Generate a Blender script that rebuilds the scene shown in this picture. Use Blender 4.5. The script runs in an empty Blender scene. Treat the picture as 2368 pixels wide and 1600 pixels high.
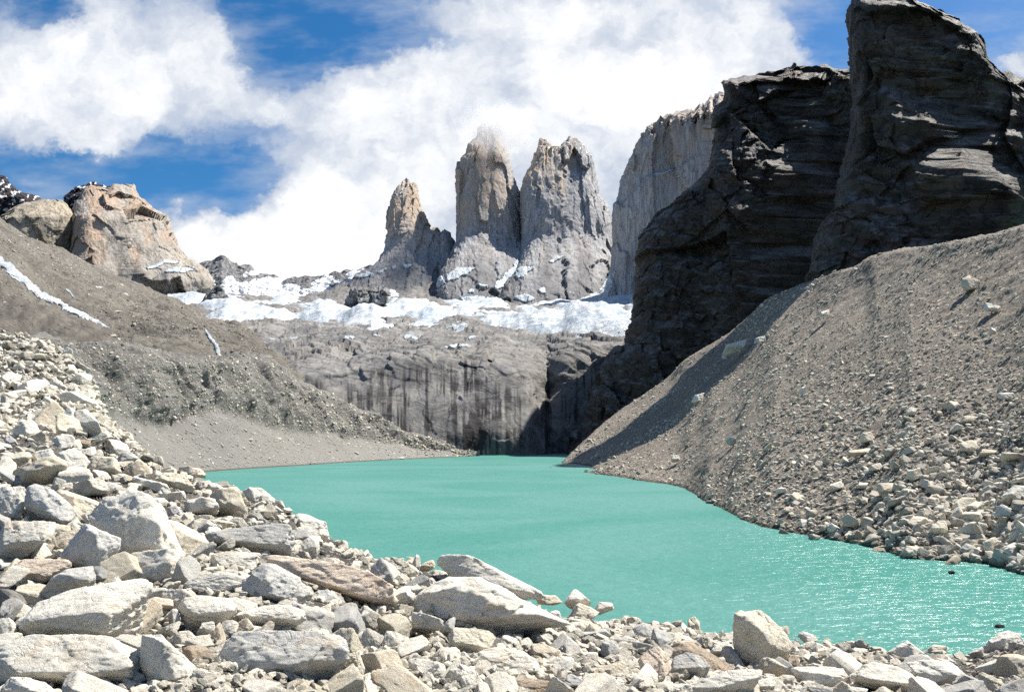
import bpy, bmesh, math, random
import numpy as np
from mathutils import Vector

# ------------------------------------------------------------------ camera, sky, sun, exposure
F = 1858.0            # focal length in photo pixels (2368 wide)
CX, HY = 1184.0, 1015.0   # principal column, horizon row in the photo
H = 8.0               # eye height above the lake
scene = bpy.context.scene
col = scene.collection
cam_d = bpy.data.cameras.new('camera')
cam = bpy.data.objects.new('camera', cam_d)
col.objects.link(cam)
cam.location = (0, 0, H)
cam.rotation_euler = (math.radians(90), 0, 0)
cam_d.sensor_width = 36.0
cam_d.lens = 36.0 * F / 2368.0
cam_d.shift_y = (HY - 800.0) / 2368.0
cam_d.clip_start = 0.1
cam_d.clip_end = 60000
scene.camera = cam

SUN_AZ, SUN_EL = math.radians(59), math.radians(56)   # azimuth from the view axis towards the right
S = Vector((math.sin(SUN_AZ) * math.cos(SUN_EL), math.cos(SUN_AZ) * math.cos(SUN_EL), math.sin(SUN_EL)))
sun_d = bpy.data.lights.new('sun', 'SUN')
sun_d.energy = 5.0
sun_d.angle = math.radians(0.53)
sun_d.color = (1.0, 0.95, 0.86)
sun = bpy.data.objects.new('sun', sun_d)
col.objects.link(sun)
sun.rotation_euler = S.to_track_quat('Z', 'Y').to_euler()
sun.location = (200, 60, 300)

vs = scene.view_settings
vs.view_transform = 'Standard'
vs.look = 'None'
vs.exposure = 0.95
vs.gamma = 1.0
vs.use_curve_mapping = False
scene.cycles.max_bounces = 8
scene.cycles.volume_bounces = 3
scene.cycles.volume_step_rate = 0.4
scene.cycles.diffuse_bounces = 3
scene.cycles.use_denoising = False
scene.cycles.sample_clamp_indirect = 2.5
scene.cycles.sample_clamp_direct = 6.0

WSTR = 0.088
CLOUD = 5.5          # radiance of sunlit cloud, before WSTR


class NT:
    """small helper round a node tree"""
    def __init__(self, tree):
        self.t = tree
        tree.nodes.clear()

    def n(self, kind, **kw):
        nd = self.t.nodes.new(kind)
        for k, v in kw.items():
            setattr(nd, k, v)
        return nd

    def link(self, a, b):
        self.t.links.new(a, b)

    def put(self, sock, v):
        if isinstance(v, bpy.types.NodeSocket):
            self.t.links.new(v, sock)
        elif v is not None:
            sock.default_value = v

    def math(self, op, a, b=None, c=None, clamp=False):
        nd = self.n('ShaderNodeMath', operation=op)
        nd.use_clamp = clamp
        for i, v in enumerate((a, b, c)):
            if v is not None:
                self.put(nd.inputs[i], v)
        return nd.outputs[0]

    def vmath(self, op, a, b=None):
        nd = self.n('ShaderNodeVectorMath', operation=op)
        self.put(nd.inputs[0], a)
        if b is not None:
            self.put(nd.inputs[1], b)
        return nd.outputs[0]

    def noise(self, vec, scale, detail=6.0, rough=0.55, dist=0.0, lac=2.0, color=False):
        nd = self.n('ShaderNodeTexNoise')
        self.put(nd.inputs['Vector'], vec)
        nd.inputs['Scale'].default_value = scale
        nd.inputs['Detail'].default_value = detail
        nd.inputs['Roughness'].default_value = rough
        nd.inputs['Lacunarity'].default_value = lac
        nd.inputs['Distortion'].default_value = dist
        return nd.outputs['Color'] if color else nd.outputs['Fac']

    def voronoi(self, vec, scale, feature='F1'):
        nd = self.n('ShaderNodeTexVoronoi', feature=feature)
        self.put(nd.inputs['Vector'], vec)
        nd.inputs['Scale'].default_value = scale
        return nd

    def remap(self, v, a, b, c=0.0, d=1.0, smooth=True):
        nd = self.n('ShaderNodeMapRange', interpolation_type='SMOOTHSTEP' if smooth else 'LINEAR')
        self.put(nd.inputs['Value'], v)
        for k, x in (('From Min', a), ('From Max', b), ('To Min', c), ('To Max', d)):
            nd.inputs[k].default_value = x
        return nd.outputs['Result']

    def mix(self, fac, a, b, blend='MIX'):
        nd = self.n('ShaderNodeMix', data_type='RGBA', blend_type=blend)
        self.put(nd.inputs[0], fac)
        for i, v in ((6, a), (7, b)):
            self.put(nd.inputs[i], (*v, 1.0) if isinstance(v, tuple) and len(v) == 3 else v)
        return nd.outputs[2]

    def mapping(self, vec, scale=(1, 1, 1), rot=(0, 0, 0)):
        nd = self.n('ShaderNodeMapping')
        self.put(nd.inputs['Vector'], vec)
        nd.inputs['Scale'].default_value = scale
        nd.inputs['Rotation'].default_value = rot
        return nd.outputs[0]

    def attr(self, name):
        return self.n('ShaderNodeAttribute', attribute_name=name).outputs['Fac']

    def bump(self, h, strength, dist, normal=None):
        nd = self.n('ShaderNodeBump')
        self.put(nd.inputs['Height'], h)
        nd.inputs['Strength'].default_value = strength
        nd.inputs['Distance'].default_value = dist
        if normal is not None:
            self.put(nd.inputs['Normal'], normal)
        return nd.outputs[0]


# sky: clear-air gradient with a broken cumulus layer, laid out by direction
SKY_BLOBS = [  # (x, y, half width, half height, weight) in thousandths of the view plane
    (.06, .16, .26, .16, .85), (.36, .13, .24, .17, .95), (.30, .28, .22, .09, .65), (.60, .22, .10, .07, .55),
    (.24, .345, .07, .045, .55), (.03, .26, .10, .09, .45), (.52, .08, .10, .08, .35), (.20, .02, .16, .04, -.12),
    (.105, .03, .055, .035, -.85), (.275, .245, .055, .05, -.50), (.12, .385, .2, .05, -.42), (.47, .385, .25, .08, -.85),
    (.73, .055, .20, .075, -1.15), (.64, .15, .10, .09, -.7), (.56, .03, .06, .05, -.5), (.50, .25, .06, .05, -.2), (.56, .335, .12, .025, .38), (.33, .36, .08, .02, .30), (.12, .345, .05, .03, .3), (.68, .345, .07, .03, .35),
    (.96, .215, .26, .125, .8), (.80, .24, .14, .07, .45), (1.30, .22, .36, .28, .75), (1.65, .13, .33, .24, .95), (1.05, .03, .32, .05, .5), (.80, .01, .12, .02, .3),
    (.71, .465, .13, .10, 1.2), (.88, .50, .16, .15, .75), (.62, .59, .24, .10, 1.25), (.445, .55, .085, .065, 1.15), (.80, .62, .3, .08, .8),
    (1.10, .50, .3, .2, .45), (1.45, .45, .25, .25, .5), (.08, .425, .06, .03, .55), (.54, .475, .055, .05, -.5),
    (1.20, .235, .06, .035, -.62), (1.46, .085, .09, .03, -.4), (1.33, .30, .07, .06, -.42), (1.02, .09, .10, .03, -.3), (.93, .35, .10, .03, -.35), (.745, .545, .035, .02, -.3), (1.42, .40, .05, .09, -.25),
    (1.94, .075, .085, .085, -1.1), (1.99, .02, .05, .05, -.35), (1.87, .035, .04, .03, -.3), (2.25, .05, .20, .07, -.9), (2.36, .14, .10, .05, 1.0), (2.12, .02, .1, .05, -.3),
]
world = bpy.data.worlds.new('World')
scene.world = world
world.use_nodes = True
w = NT(world.node_tree)
sky = w.n('ShaderNodeTexSky', sky_type='NISHITA')
sky.sun_disc = False
sky.sun_elevation = SUN_EL
sky.sun_rotation = SUN_AZ
sky.altitude = 1500
sky.air_density = 1.0
sky.dust_density = 2.2
sky.ozone_density = 2.5
hsv = w.n('ShaderNodeHueSaturation')
hsv.inputs['Hue'].default_value = 0.497
hsv.inputs['Saturation'].default_value = 1.40
hsv.inputs['Value'].default_value = 0.76
w.link(sky.outputs[0], hsv.inputs['Color'])
tc = w.n('ShaderNodeTexCoord').outputs['Generated']
sep = w.n('ShaderNodeSeparateXYZ')
w.link(tc, sep.inputs[0])
yy = w.math('MAXIMUM', sep.outputs[1], 0.12)
U = w.math('ADD', w.math('MULTIPLY', w.math('DIVIDE', sep.outputs[0], yy), F / 1000), CX / 1000)
V = w.math('SUBTRACT', HY / 1000, w.math('MULTIPLY', w.math('DIVIDE', sep.outputs[2], yy), F / 1000))
cmb = w.n('ShaderNodeCombineXYZ')
w.link(U, cmb.inputs[0]); w.link(V, cmb.inputs[1])
uv = cmb.outputs[0]
warp = w.vmath('SCALE', w.vmath('SUBTRACT', w.noise(uv, 5.0, 7, 0.62, color=True), (0.5, 0.5, 0.5)))
warp.node.inputs['Scale'].default_value = 0.17
uvw = w.vmath('ADD', uv, warp)
warp2 = w.vmath('SCALE', w.vmath('SUBTRACT', w.noise(w.mapping(uv, (1, 1.5, 1), (0, 0, .35)), 17.0, 9, 0.62, color=True), (0.5, 0.5, 0.5)))
warp2.node.inputs['Scale'].default_value = 0.075
uvw = w.vmath('ADD', uvw, warp2)
sp = w.n('ShaderNodeSeparateXYZ')
w.link(uvw, sp.inputs[0])
acc = None
for bx, by, a, b, wt in SKY_BLOBS:
    dx = w.math('MULTIPLY', w.math('SUBTRACT', sp.outputs[0], bx), 1.0 / a)
    dy = w.math('MULTIPLY', w.math('SUBTRACT', sp.outputs[1], by), 1.0 / b)
    r2 = w.math('ADD', w.math('MULTIPLY', dx, dx), w.math('MULTIPLY', dy, dy))
    g = w.math('MULTIPLY', w.math('POWER', math.e, w.math('MULTIPLY', r2, -0.9)), wt)
    acc = g if acc is None else w.math('ADD', acc, g)
fb = w.math('SUBTRACT', w.noise(uvw, 7.0, 9, 0.6), 0.5)
wide = w.math('SUBTRACT', w.noise(tc, 2.6, 5, 0.6), 0.5)
dens = w.math('ADD', w.math('ADD', acc, w.math('MULTIPLY', fb, 0.75)), w.math('MULTIPLY', wide, 0.25))
cov = w.remap(dens, 0.14, 0.76)
wisp = w.remap(w.math('ADD', w.noise(w.mapping(uv, (1, 3.2, 1), (0, 0, 0.3)), 4.0, 9, 0.6), w.math('MULTIPLY', acc, .2)), 0.33, 0.80, 0.0, 0.60)
cov = w.math('MAXIMUM', cov, wisp)
core = w.remap(w.math('ADD', dens, w.math('MULTIPLY', w.math('SUBTRACT', w.noise(uvw, 6.5, 8, 0.6), 0.5), 3.0)), 0.25, 1.75)
ccol = w.mix(core, (CLOUD * .58, CLOUD * .66, CLOUD * .80), (CLOUD * 1.12, CLOUD * 1.13, CLOUD * 1.14))
skyc = w.mix(cov, hsv.outputs[0], ccol)
bg = w.n('ShaderNodeBackground')
bg.inputs['Strength'].default_value = WSTR
w.link(skyc, bg.inputs['Color'])
wo = w.n('ShaderNodeOutputWorld')
w.link(bg.outputs[0], wo.inputs['Surface'])
world.cycles.sampling_method = 'MANUAL'
world.cycles.sample_map_resolution = 512

# ------------------------------------------------------------------ numeric helpers
rng = np.random.default_rng(7)
random.seed(7)
_G = np.array([[1, 1, 0], [-1, 1, 0], [1, -1, 0], [-1, -1, 0], [1, 0, 1], [-1, 0, 1], [1, 0, -1], [-1, 0, -1],
               [0, 1, 1], [0, -1, 1], [0, 1, -1], [0, -1, -1], [1, 1, 0], [-1, 1, 0], [0, -1, 1], [0, -1, -1]], dtype=np.float32)


def noise3(P):
    sh = P.shape[:-1]
    P = P.reshape(-1, 3)
    i = np.floor(P).astype(np.int64)
    f = (P - i).astype(np.float32)
    u = f * f * f * (f * (f * 6 - 15) + 10)
    out = np.zeros(len(P), np.float32)
    for dx in (0, 1):
        wx = u[:, 0] if dx else 1 - u[:, 0]
        for dy in (0, 1):
            wy = u[:, 1] if dy else 1 - u[:, 1]
            for dz in (0, 1):
                wz = u[:, 2] if dz else 1 - u[:, 2]
                h = ((i[:, 0] + dx) * 73856093) ^ ((i[:, 1] + dy) * 19349663) ^ ((i[:, 2] + dz) * 83492791)
                h = (h ^ (h >> 13)) * 1274126177 & 0xffffffff
                g = _G[((h ^ (h >> 16)) & 15)]
                dot = g[:, 0] * (f[:, 0] - dx) + g[:, 1] * (f[:, 1] - dy) + g[:, 2] * (f[:, 2] - dz)
                out += wx * wy * wz * dot
    return out.reshape(sh)


def fbm(P, octs=5, gain=0.5, lac=2.03):
    a, s, t = 1.0, 0.0, 0.0
    for k in range(octs):
        s = s + a * noise3(P + 17.3 * k)
        P = P * lac
        a *= gain
    return s


def ridged(P, octs=5, gain=0.5, lac=2.07):
    a, s, n = 1.0, 0.0, 0.0
    for k in range(octs):
        s = s + a * (1 - 2 * np.abs(noise3(P + 11.7 * k)))
        n += a
        P = P * lac
        a *= gain
    return s / n


def sc(P, x, y=None, z=None):
    y = x if y is None else y
    z = x if z is None else z
    return P * np.array([x, y, z], dtype=np.float64)


def facets(P, cell, aspect=1.0, seed=0, tilt=0.5, step=0.12, warp=0.25):
    """broken planar faces: every cell of a jittered pattern is a tilted plane"""
    x, z = P[..., 0] / cell, P[..., 2] / (cell * aspect)
    if warp:
        w_ = sc(P, 1.3 / cell, 1.3 / cell, 1.3 / (cell * aspect))
        x = x + warp * noise3(w_ + seed)
        z = z + warp * noise3(w_ + seed + 31)
    ix, iz = np.floor(x).astype(np.int64), np.floor(z).astype(np.int64)
    best = np.full(x.shape, 9e9)
    out = np.zeros(x.shape)

    def h(a, b, k):
        v = (a * 374761393 + b * 668265263 + (k + seed * 7) * 1442695041) & 0xffffffff
        v = ((v ^ (v >> 13)) * 1274126177) & 0xffffffff
        return ((v ^ (v >> 16)) & 0xffff) / 65535.0
    for dx in (-1, 0, 1):
        for dz in (-1, 0, 1):
            a, b = ix + dx, iz + dz
            ex, ez = x - (a + h(a, b, 1)), z - (b + h(a, b, 2))
            dd = ex * ex + ez * ez
            val = cell * (tilt * ((h(a, b, 3) - .5) * 2 * ex + (h(a, b, 4) - .5) * 2 * ez * aspect) + step * (h(a, b, 5) - .5) * 2)
            m = dd < best
            best = np.where(m, dd, best)
            out = np.where(m, val, out)
    return out


def smooth01(x, a, b):
    t = np.clip((x - a) / (b - a), 0, 1)
    return t * t * (3 - 2 * t)


def proj(P):
    d = np.maximum(P[..., 1], 0.1)
    return CX + P[..., 0] / d * F, HY - (P[..., 2] - H) / d * F


def unproj(px, py, d):
    px, py, d = np.broadcast_arrays(np.asarray(px, float), np.asarray(py, float), np.asarray(d, float))
    return np.stack([(px - CX) / F * d, d, H + (HY - py) / F * d], -1)


def inpoly(px, py, poly):
    x, y = np.asarray(px), np.asarray(py)
    r = np.zeros(x.shape, bool)
    n = len(poly)
    j = n - 1
    for i in range(n):
        xi, yi = poly[i]
        xj, yj = poly[j]
        if yi != yj:
            c = ((yi > y) != (yj > y)) & (x < (xj - xi) * (y - yi) / (yj - yi) + xi)
            r ^= c
        j = i
    return r


def mk_obj(name, V, faces, mat, attrs=None, origin=None, smooth=True, parent=None, link=True):
    """one mesh object; faces: list of (n,k) index arrays; origin: its base point"""
    V = np.asarray(V, dtype=np.float64)
    o0 = np.array(origin, float) if origin is not None else np.zeros(3)
    me = bpy.data.meshes.new(name)
    me.vertices.add(len(V))
    me.vertices.foreach_set('co', (V - o0).astype(np.float32).ravel())
    nl = sum(f.size for f in faces)
    me.loops.add(nl)
    me.loops.foreach_set('vertex_index', np.concatenate([f.ravel() for f in faces]).astype(np.int32))
    starts, k = [], 0
    for f in faces:
        starts.append(k + np.arange(len(f)) * f.shape[1])
        k += f.size
    starts = np.concatenate(starts).astype(np.int32)
    me.polygons.add(len(starts))
    me.polygons.foreach_set('loop_start', starts)
    me.update(calc_edges=True)
    me.polygons.foreach_set('use_smooth', np.full(len(starts), smooth, dtype=bool))
    for an, av in (attrs or {}).items():
        a = me.attributes.new(an, 'FLOAT', 'POINT')
        a.data.foreach_set('value', np.asarray(av, np.float32).ravel())
    me.materials.append(mat)
    ob = bpy.data.objects.new(name, me)
    ob.location = o0
    if parent is not None:
        ob.parent = parent
    if link:
        col.objects.link(ob)
    return ob


def structure(o, kind='structure', label=None):
    o['kind'] = kind
    if label:
        o['label'] = label
    return o


def thing(o, label, cat, group=None):
    o['label'] = label
    o['category'] = cat
    if group:
        o['group'] = group
    return o


def grid_faces(nv, nu, wrap=False, off=0):
    i = np.arange(nv - 1)[:, None] * nu
    if wrap:
        j = np.arange(nu)[None, :]
        j2 = (j + 1) % nu
    else:
        j = np.arange(nu - 1)[None, :]
        j2 = j + 1
    return (np.stack([i + j, i + j2, i + nu + j2, i + nu + j], -1).reshape(-1, 4)) + off


def grid_normals(P, wrap=False):
    if wrap:
        du = np.roll(P, -1, 1) - np.roll(P, 1, 1)
    else:
        du = np.gradient(P, axis=1)
    dv = np.gradient(P, axis=0)
    n = np.cross(du, dv)
    return n / np.maximum(np.linalg.norm(n, axis=-1, keepdims=True), 1e-9)


def box_smooth(A, k, axis):
    if k < 2:
        return A
    pad = [(0, 0)] * A.ndim
    pad[axis] = (k, k)
    B = np.pad(A, pad, mode='edge')
    B = np.cumsum(B, axis=axis)
    s1 = [slice(None)] * A.ndim
    s2 = [slice(None)] * A.ndim
    n = A.shape[axis]
    h = k // 2
    s1[axis] = slice(k + h, k + h + n)
    s2[axis] = slice(k - h - 1, k - h - 1 + n)
    return (B[tuple(s1)] - B[tuple(s2)]) / (2 * h + 1)


def curve_at(pts, cols, sm=0):
    pts = sorted(pts)
    x = [p[0] for p in pts]
    py = np.interp(cols, x, [p[1] for p in pts])
    d = np.interp(cols, x, [p[2] for p in pts])
    if sm:
        py, d = box_smooth(py, sm, 0), box_smooth(d, sm, 0)
    return unproj(cols, py, d)


def polar_patch(cols, curves, rows, sm_u=0, sm_v=0):
    """terrain lofted between curves given as [(column, row, distance)] lists"""
    C = [curve_at(c, cols, sm_u) for c in curves]
    out = []
    for k in range(len(C) - 1):
        n = rows[k]
        t = np.linspace(0, 1, n, endpoint=(k == len(C) - 2))[:, None, None]
        out.append(C[k][None] * (1 - t) + C[k + 1][None] * t)
    P = np.concatenate(out, 0)
    if sm_v:
        P = box_smooth(P, sm_v, 0)
    return P


def loft(rows, d0, thick, n_rows=200, n_front=200, n_back=40, expo=2.6, skew=0.0, back_skew=0.0, lean=0.0, kmax=1.2, turn=0.0, apron=None, ref=None):
    """solid mass from a list of (row, left column, right column); every row is a closed ring"""
    rows = sorted(rows)
    ys = np.linspace(rows[0][0], rows[-1][0], n_rows)
    xl = np.interp(ys, [r[0] for r in rows], [r[1] for r in rows])
    xr = np.interp(ys, [r[0] for r in rows], [r[2] for r in rows])
    th = np.concatenate([np.linspace(np.pi, 2 * np.pi, n_front, endpoint=False), np.linspace(0, np.pi, n_back, endpoint=False)])
    cs, sn = np.cos(th), np.sin(th)
    # even spacing across the front
    xf = np.sign(cs) * np.abs(cs) ** (2 / expo)
    yf = np.sign(sn) * np.abs(sn) ** (2 / expo)
    t = np.linspace(0, 1, n_rows)[:, None]
    wpx = (xr - xl)[:, None]
    xc = ((xl + xr) / 2)[:, None]
    T = np.minimum(thick, kmax * wpx / F * d0 / 2)
    off_ = xf[None, :] * wpx / 2 if ref is None else np.clip(xc + xf[None, :] * wpx / 2 - ref, -700, 420)
    D = d0 + T * yf[None, :] + skew * off_ - lean * t * np.ones_like(yf)[None, :]
    if apron:       # the foot comes forward like a skirt
        D = D - apron[2] * smooth01(ys, apron[0], apron[1])[:, None]
    px = xc + wpx / 2 * xf[None, :] + turn * T * yf[None, :]
    X = (px - CX) / F * D
    Z = H + (HY - ys)[:, None] / F * D
    return np.stack([X, D, Z], -1)


def cap_faces(nu, off, centre):
    j = np.arange(nu)
    return np.stack([off + j, np.full(nu, centre), off + (j + 1) % nu], -1)


def largest_piece(cell):
    """keep the biggest connected patch of a boolean grid"""
    lab = np.zeros(cell.shape, int)
    best, size, k = 0, 0, 0
    on = set(map(tuple, np.argwhere(cell)))
    while on:
        k += 1
        st = [on.pop()]
        n = 0
        while st:
            a = st.pop()
            lab[a] = k
            n += 1
            for b_ in ((a[0] + 1, a[1]), (a[0] - 1, a[1]), (a[0], a[1] + 1), (a[0], a[1] - 1)):
                if b_ in on:
                    on.discard(b_)
                    st.append(b_)
        if n > size:
            best, size = k, n
    return (lab == best) & cell


def facemask_obj(name, P, mask, mat, lift, thick, N=None, parent=None):
    """the cells of a terrain grid inside a mask, as a solid layer lying on it"""
    nv, nu = P.shape[:2]
    if N is None:
        N = grid_normals(P)
        N = np.where(N[..., 2:3] < 0, -N, N)
    edge = np.clip((mask - 0.5) * 4, 0, 1)[..., None]
    T = (P + N * (lift + thick * edge)).reshape(-1, 3)
    B = (P - N * thick).reshape(-1, 3)
    on = mask > 0.5
    cell = on[:-1, :-1] & on[1:, :-1] & on[:-1, 1:] & on[1:, 1:]
    cell = largest_piece(cell)
    f = grid_faces(nv, nu)[cell.ravel()]
    if not len(f):
        return None
    used, inv = np.unique(f, return_inverse=True)
    f2 = inv.reshape(f.shape)
    n = len(used)
    e = np.concatenate([f2[:, [0, 1]], f2[:, [1, 2]], f2[:, [2, 3]], f2[:, [3, 0]]])
    key = np.sort(e, 1)
    k = key[:, 0].astype(np.int64) * n + key[:, 1]
    u, idx, cnt = np.unique(k, return_index=True, return_counts=True)
    be = e[idx[cnt == 1]]
    side = np.stack([be[:, 1], be[:, 0], be[:, 0] + n, be[:, 1] + n], -1)
    Vv = np.concatenate([T[used], B[used]])
    c = Vv.mean(0)
    o = mk_obj(name, Vv, [f2, f2[:, ::-1] + n, side], mat, origin=(c[0], c[1], Vv[:, 2].min()))
    if parent is not None:
        o.parent = parent
        o.location = o.location - parent.location
    return o


def build_mass(name, parts, mat, dispf, attrf=None, label=None, cat=None, group=None, hold=0.3, jag=1.8, patches=(), crest=None):
    """parts: list of ring grids joined into one mesh"""
    VV, FQ, FT, PX, off, grids = [], [], [], {}, 0, []
    for P in parts:
        N = -grid_normals(P, wrap=True)
        dv_ = dispf(P, N)
        rt_ = ((P[..., 1] + N[..., 1] * dv_) / P[..., 1])[..., None]      # relief in depth keeps the traced skyline
        P2 = np.array([0, 0, H]) + (P - np.array([0, 0, H])) * rt_ + N * np.array([hold, 0.0, hold]) * dv_[..., None]
        P2 = P2 + jag * P[..., 1:2] / F * np.stack([fbm(sc(P, F / 9.0) / P[..., 1:2] + 3.1, 4, .6), 0 * P[..., 0], fbm(sc(P, F / 7.0) / P[..., 1:2] + 7.7, 4, .6)], -1)
        if crest:      # broken skyline
            tt_ = 1 - np.clip(np.arange(P.shape[0]) / (P.shape[0] * crest[2]), 0, 1)[:, None]
            cx_ = P[..., 0] / P[..., 1] * F / crest[1]
            sp_ = ridged(np.stack([cx_, P[..., 1] * .01, 0 * cx_], -1), 3, .6) - .45 + .35 * (np.floor(cx_ * 1.3 + noise3(np.stack([cx_, 0 * cx_, 0 * cx_], -1))) % 2 - .5)
            P2 = P2 + np.array([0, 0, 1.0]) * (crest[0] * P[..., 1] / F * sp_ * tt_)[..., None]
        grids.append((P2, N))
        nv, nu = P.shape[:2]
        fq = grid_faces(nv, nu, True, off)
        top = P2[0].mean(0)
        VV.append(P2.reshape(-1, 3)); VV.append(top[None])
        FQ.append(fq)
        FT.append(cap_faces(nu, off, off + nv * nu))
        at = attrf(P2, P) if attrf else {}
        for k, v in at.items():
            PX.setdefault(k, []).append(np.concatenate([v.reshape(-1), v[0].mean()[None]]))
        off += nv * nu + 1
    Vv = np.concatenate(VV)
    base = Vv[np.argmin(Vv[:, 2])]
    c = Vv.mean(0)
    o = mk_obj(name, Vv, [np.concatenate(FQ), np.concatenate(FT)], mat, {k: np.concatenate(v) for k, v in PX.items()}, origin=(c[0], c[1], base[2]))
    if label:
        thing(o, label, cat, group)
    for q in patches:          # snow lying on the rock, each patch a part
        P2, N = grids[0]
        px, py = proj(P2)
        wob = fbm(np.stack([px * .08, py * .08, px * 0], -1), 4) * 4
        m = inpoly(px + wob, py + wob * .6, q) * (N[..., 1] < 0)
        facemask_obj('snow_patch', P2, m * 1.0, M_snow, P2[0, 0, 1] / F * 1.2, P2[0, 0, 1] / F * .8, N, o)
    return o


# ------------------------------------------------------------------ materials
def new_mat(name):
    m = bpy.data.materials.new(name)
    m.use_nodes = True
    t = NT(m.node_tree)
    out = t.n('ShaderNodeOutputMaterial')
    b = t.n('ShaderNodeBsdfPrincipled')
    t.link(b.outputs[0], out.inputs['Surface'])
    b.inputs['Roughness'].default_value = 0.9
    b.inputs['Specular IOR Level'].default_value = 0.25
    return m, t, b


def rock_mat(name, lo, hi, third, scale, stretch=(1, 1, 0.25), bump=1.0, bdist=2.0, warm=None, stain_or_glint=None, snow=False, crack=0.5, rough=0.9, spec=0.2):
    m, t, b = new_mat(name)
    oc = t.n('ShaderNodeTexCoord').outputs['Object']
    st = t.mapping(oc, stretch)
    n1 = t.noise(st, scale, 9, 0.65, 0.3)
    n2 = t.noise(oc, scale * 0.22, 6, 0.6, 0.6)
    n3 = t.noise(st, scale * 4.5, 8, 0.7)
    c = t.mix(t.remap(n1, 0.34, 0.66), lo, hi)
    c = t.mix(t.remap(n2, 0.42, 0.64), c, t.mix(0.65, c, third))
    cr = t.remap(t.math('ABSOLUTE', t.math('SUBTRACT', t.noise(st, scale * 1.7, 7, 0.6, 0.8), 0.5)), 0.0, 0.035)
    dark = t.mix(1.0, c, (0.45, 0.43, 0.42), 'MULTIPLY')
    c = t.mix(t.math('MULTIPLY', t.math('SUBTRACT', 1.0, cr), crack), c, dark)
    c = t.mix(t.remap(n3, 0.3, 0.7), t.mix(1.0, c, (0.72, 0.72, 0.72), 'MULTIPLY'), c)
    if warm:
        c = t.mix(t.math('MULTIPLY', t.attr('warm'), t.remap(t.noise(st, scale * 1.2, 6, 0.6), 0.3, 0.6, 0.35, 1.0)), c, t.mix(t.remap(n3, .3, .7), tuple(x * .72 for x in warm), warm))
    if stain_or_glint:
        c = t.mix(t.attr('stain_or_glint'), c, stain_or_glint)
    rgh = rough
    if snow:
        sn = t.math('ADD', t.attr('snow'), t.math('MULTIPLY', t.math('SUBTRACT', t.noise(oc, scale * 1.6, 8, 0.65), 0.5), 0.9))
        sf = t.remap(sn, 0.46, 0.56)
        c = t.mix(sf, c, (0.80, 0.82, 0.85))
    h = t.math('ADD', t.math('MULTIPLY', n1, 1.0), t.math('ADD', t.math('MULTIPLY', n3, 0.45), t.math('MULTIPLY', cr, 0.25)))
    t.link(t.bump(h, bump, bdist), b.inputs['Normal'])
    t.link(c, b.inputs['Base Color'])
    b.inputs['Roughness'].default_value = rgh
    b.inputs['Specular IOR Level'].default_value = spec
    return m


def wet(t, c):
    """stone soaked along the waterline is darker"""
    sp_ = t.n('ShaderNodeSeparateXYZ')
    t.link(t.n('ShaderNodeNewGeometry').outputs['Position'], sp_.inputs[0])
    return t.mix(t.remap(sp_.outputs[2], 0.55, 0.12), c, t.mix(1.0, c, (0.42, 0.41, 0.39), 'MULTIPLY'))


def rubble_mat(name, fine, pebble_lo, pebble_hi, pscale, amount, bump=0.8, bdist=0.3, nscale=0.05, streak=None, alt=None, snow=False, dark=None):
    """loose stony ground: grit with many small pale stones"""
    m, t, b = new_mat(name)
    oc = t.n('ShaderNodeTexCoord').outputs['Object']
    big = t.noise(oc, nscale, 7, 0.62, 0.3)
    c = t.mix(t.remap(big, 0.35, 0.65), fine, alt or tuple(x * 0.72 for x in fine))
    if streak:
        s1 = t.noise(t.mapping(t.mapping(oc, (1, 1, 1), streak[1]), streak[0]), 1.0, 7, 0.65)
        c = t.mix(t.remap(s1, 0.38, 0.66), c, streak[2])
    gr = t.noise(oc, pscale * 2.2, 6, 0.75)
    c = t.mix(t.remap(gr, 0.3, 0.7), t.mix(1.0, c, (.6, .6, .6), 'MULTIPLY'), t.mix(1.0, c, (1.25, 1.25, 1.25), 'MULTIPLY'))
    for k, s in enumerate((1.0, 2.3)):
        v = t.voronoi(oc, pscale * s)
        sepc = t.n('ShaderNodeSeparateColor')
        t.link(v.outputs['Color'], sepc.inputs[0])
        on = t.math('MULTIPLY', t.remap(sepc.outputs[0], 1 - amount, 1 - amount * 0.8), t.remap(v.outputs['Distance'], 0.5, 0.3))
        pc = t.mix(sepc.outputs[1], pebble_lo, pebble_hi)
        c = t.mix(on, c, pc)
        if k == 0:
            h = t.math('MULTIPLY', on, 0.6)
    if dark:
        c = t.mix(t.attr('stain_or_glint'), c, dark)
    if snow:
        sn = t.math('ADD', t.attr('snow'), t.math('MULTIPLY', t.math('SUBTRACT', t.noise(oc, 0.08, 8, 0.7), 0.5), 0.9))
        c = t.mix(t.remap(sn, 0.46, 0.56), c, (0.80, 0.82, 0.85))
    c = wet(t, c)
    h = t.math('ADD', h, gr)
    t.link(t.bump(h, bump, bdist), b.inputs['Normal'])
    t.link(c, b.inputs['Base Color'])
    return m


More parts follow.
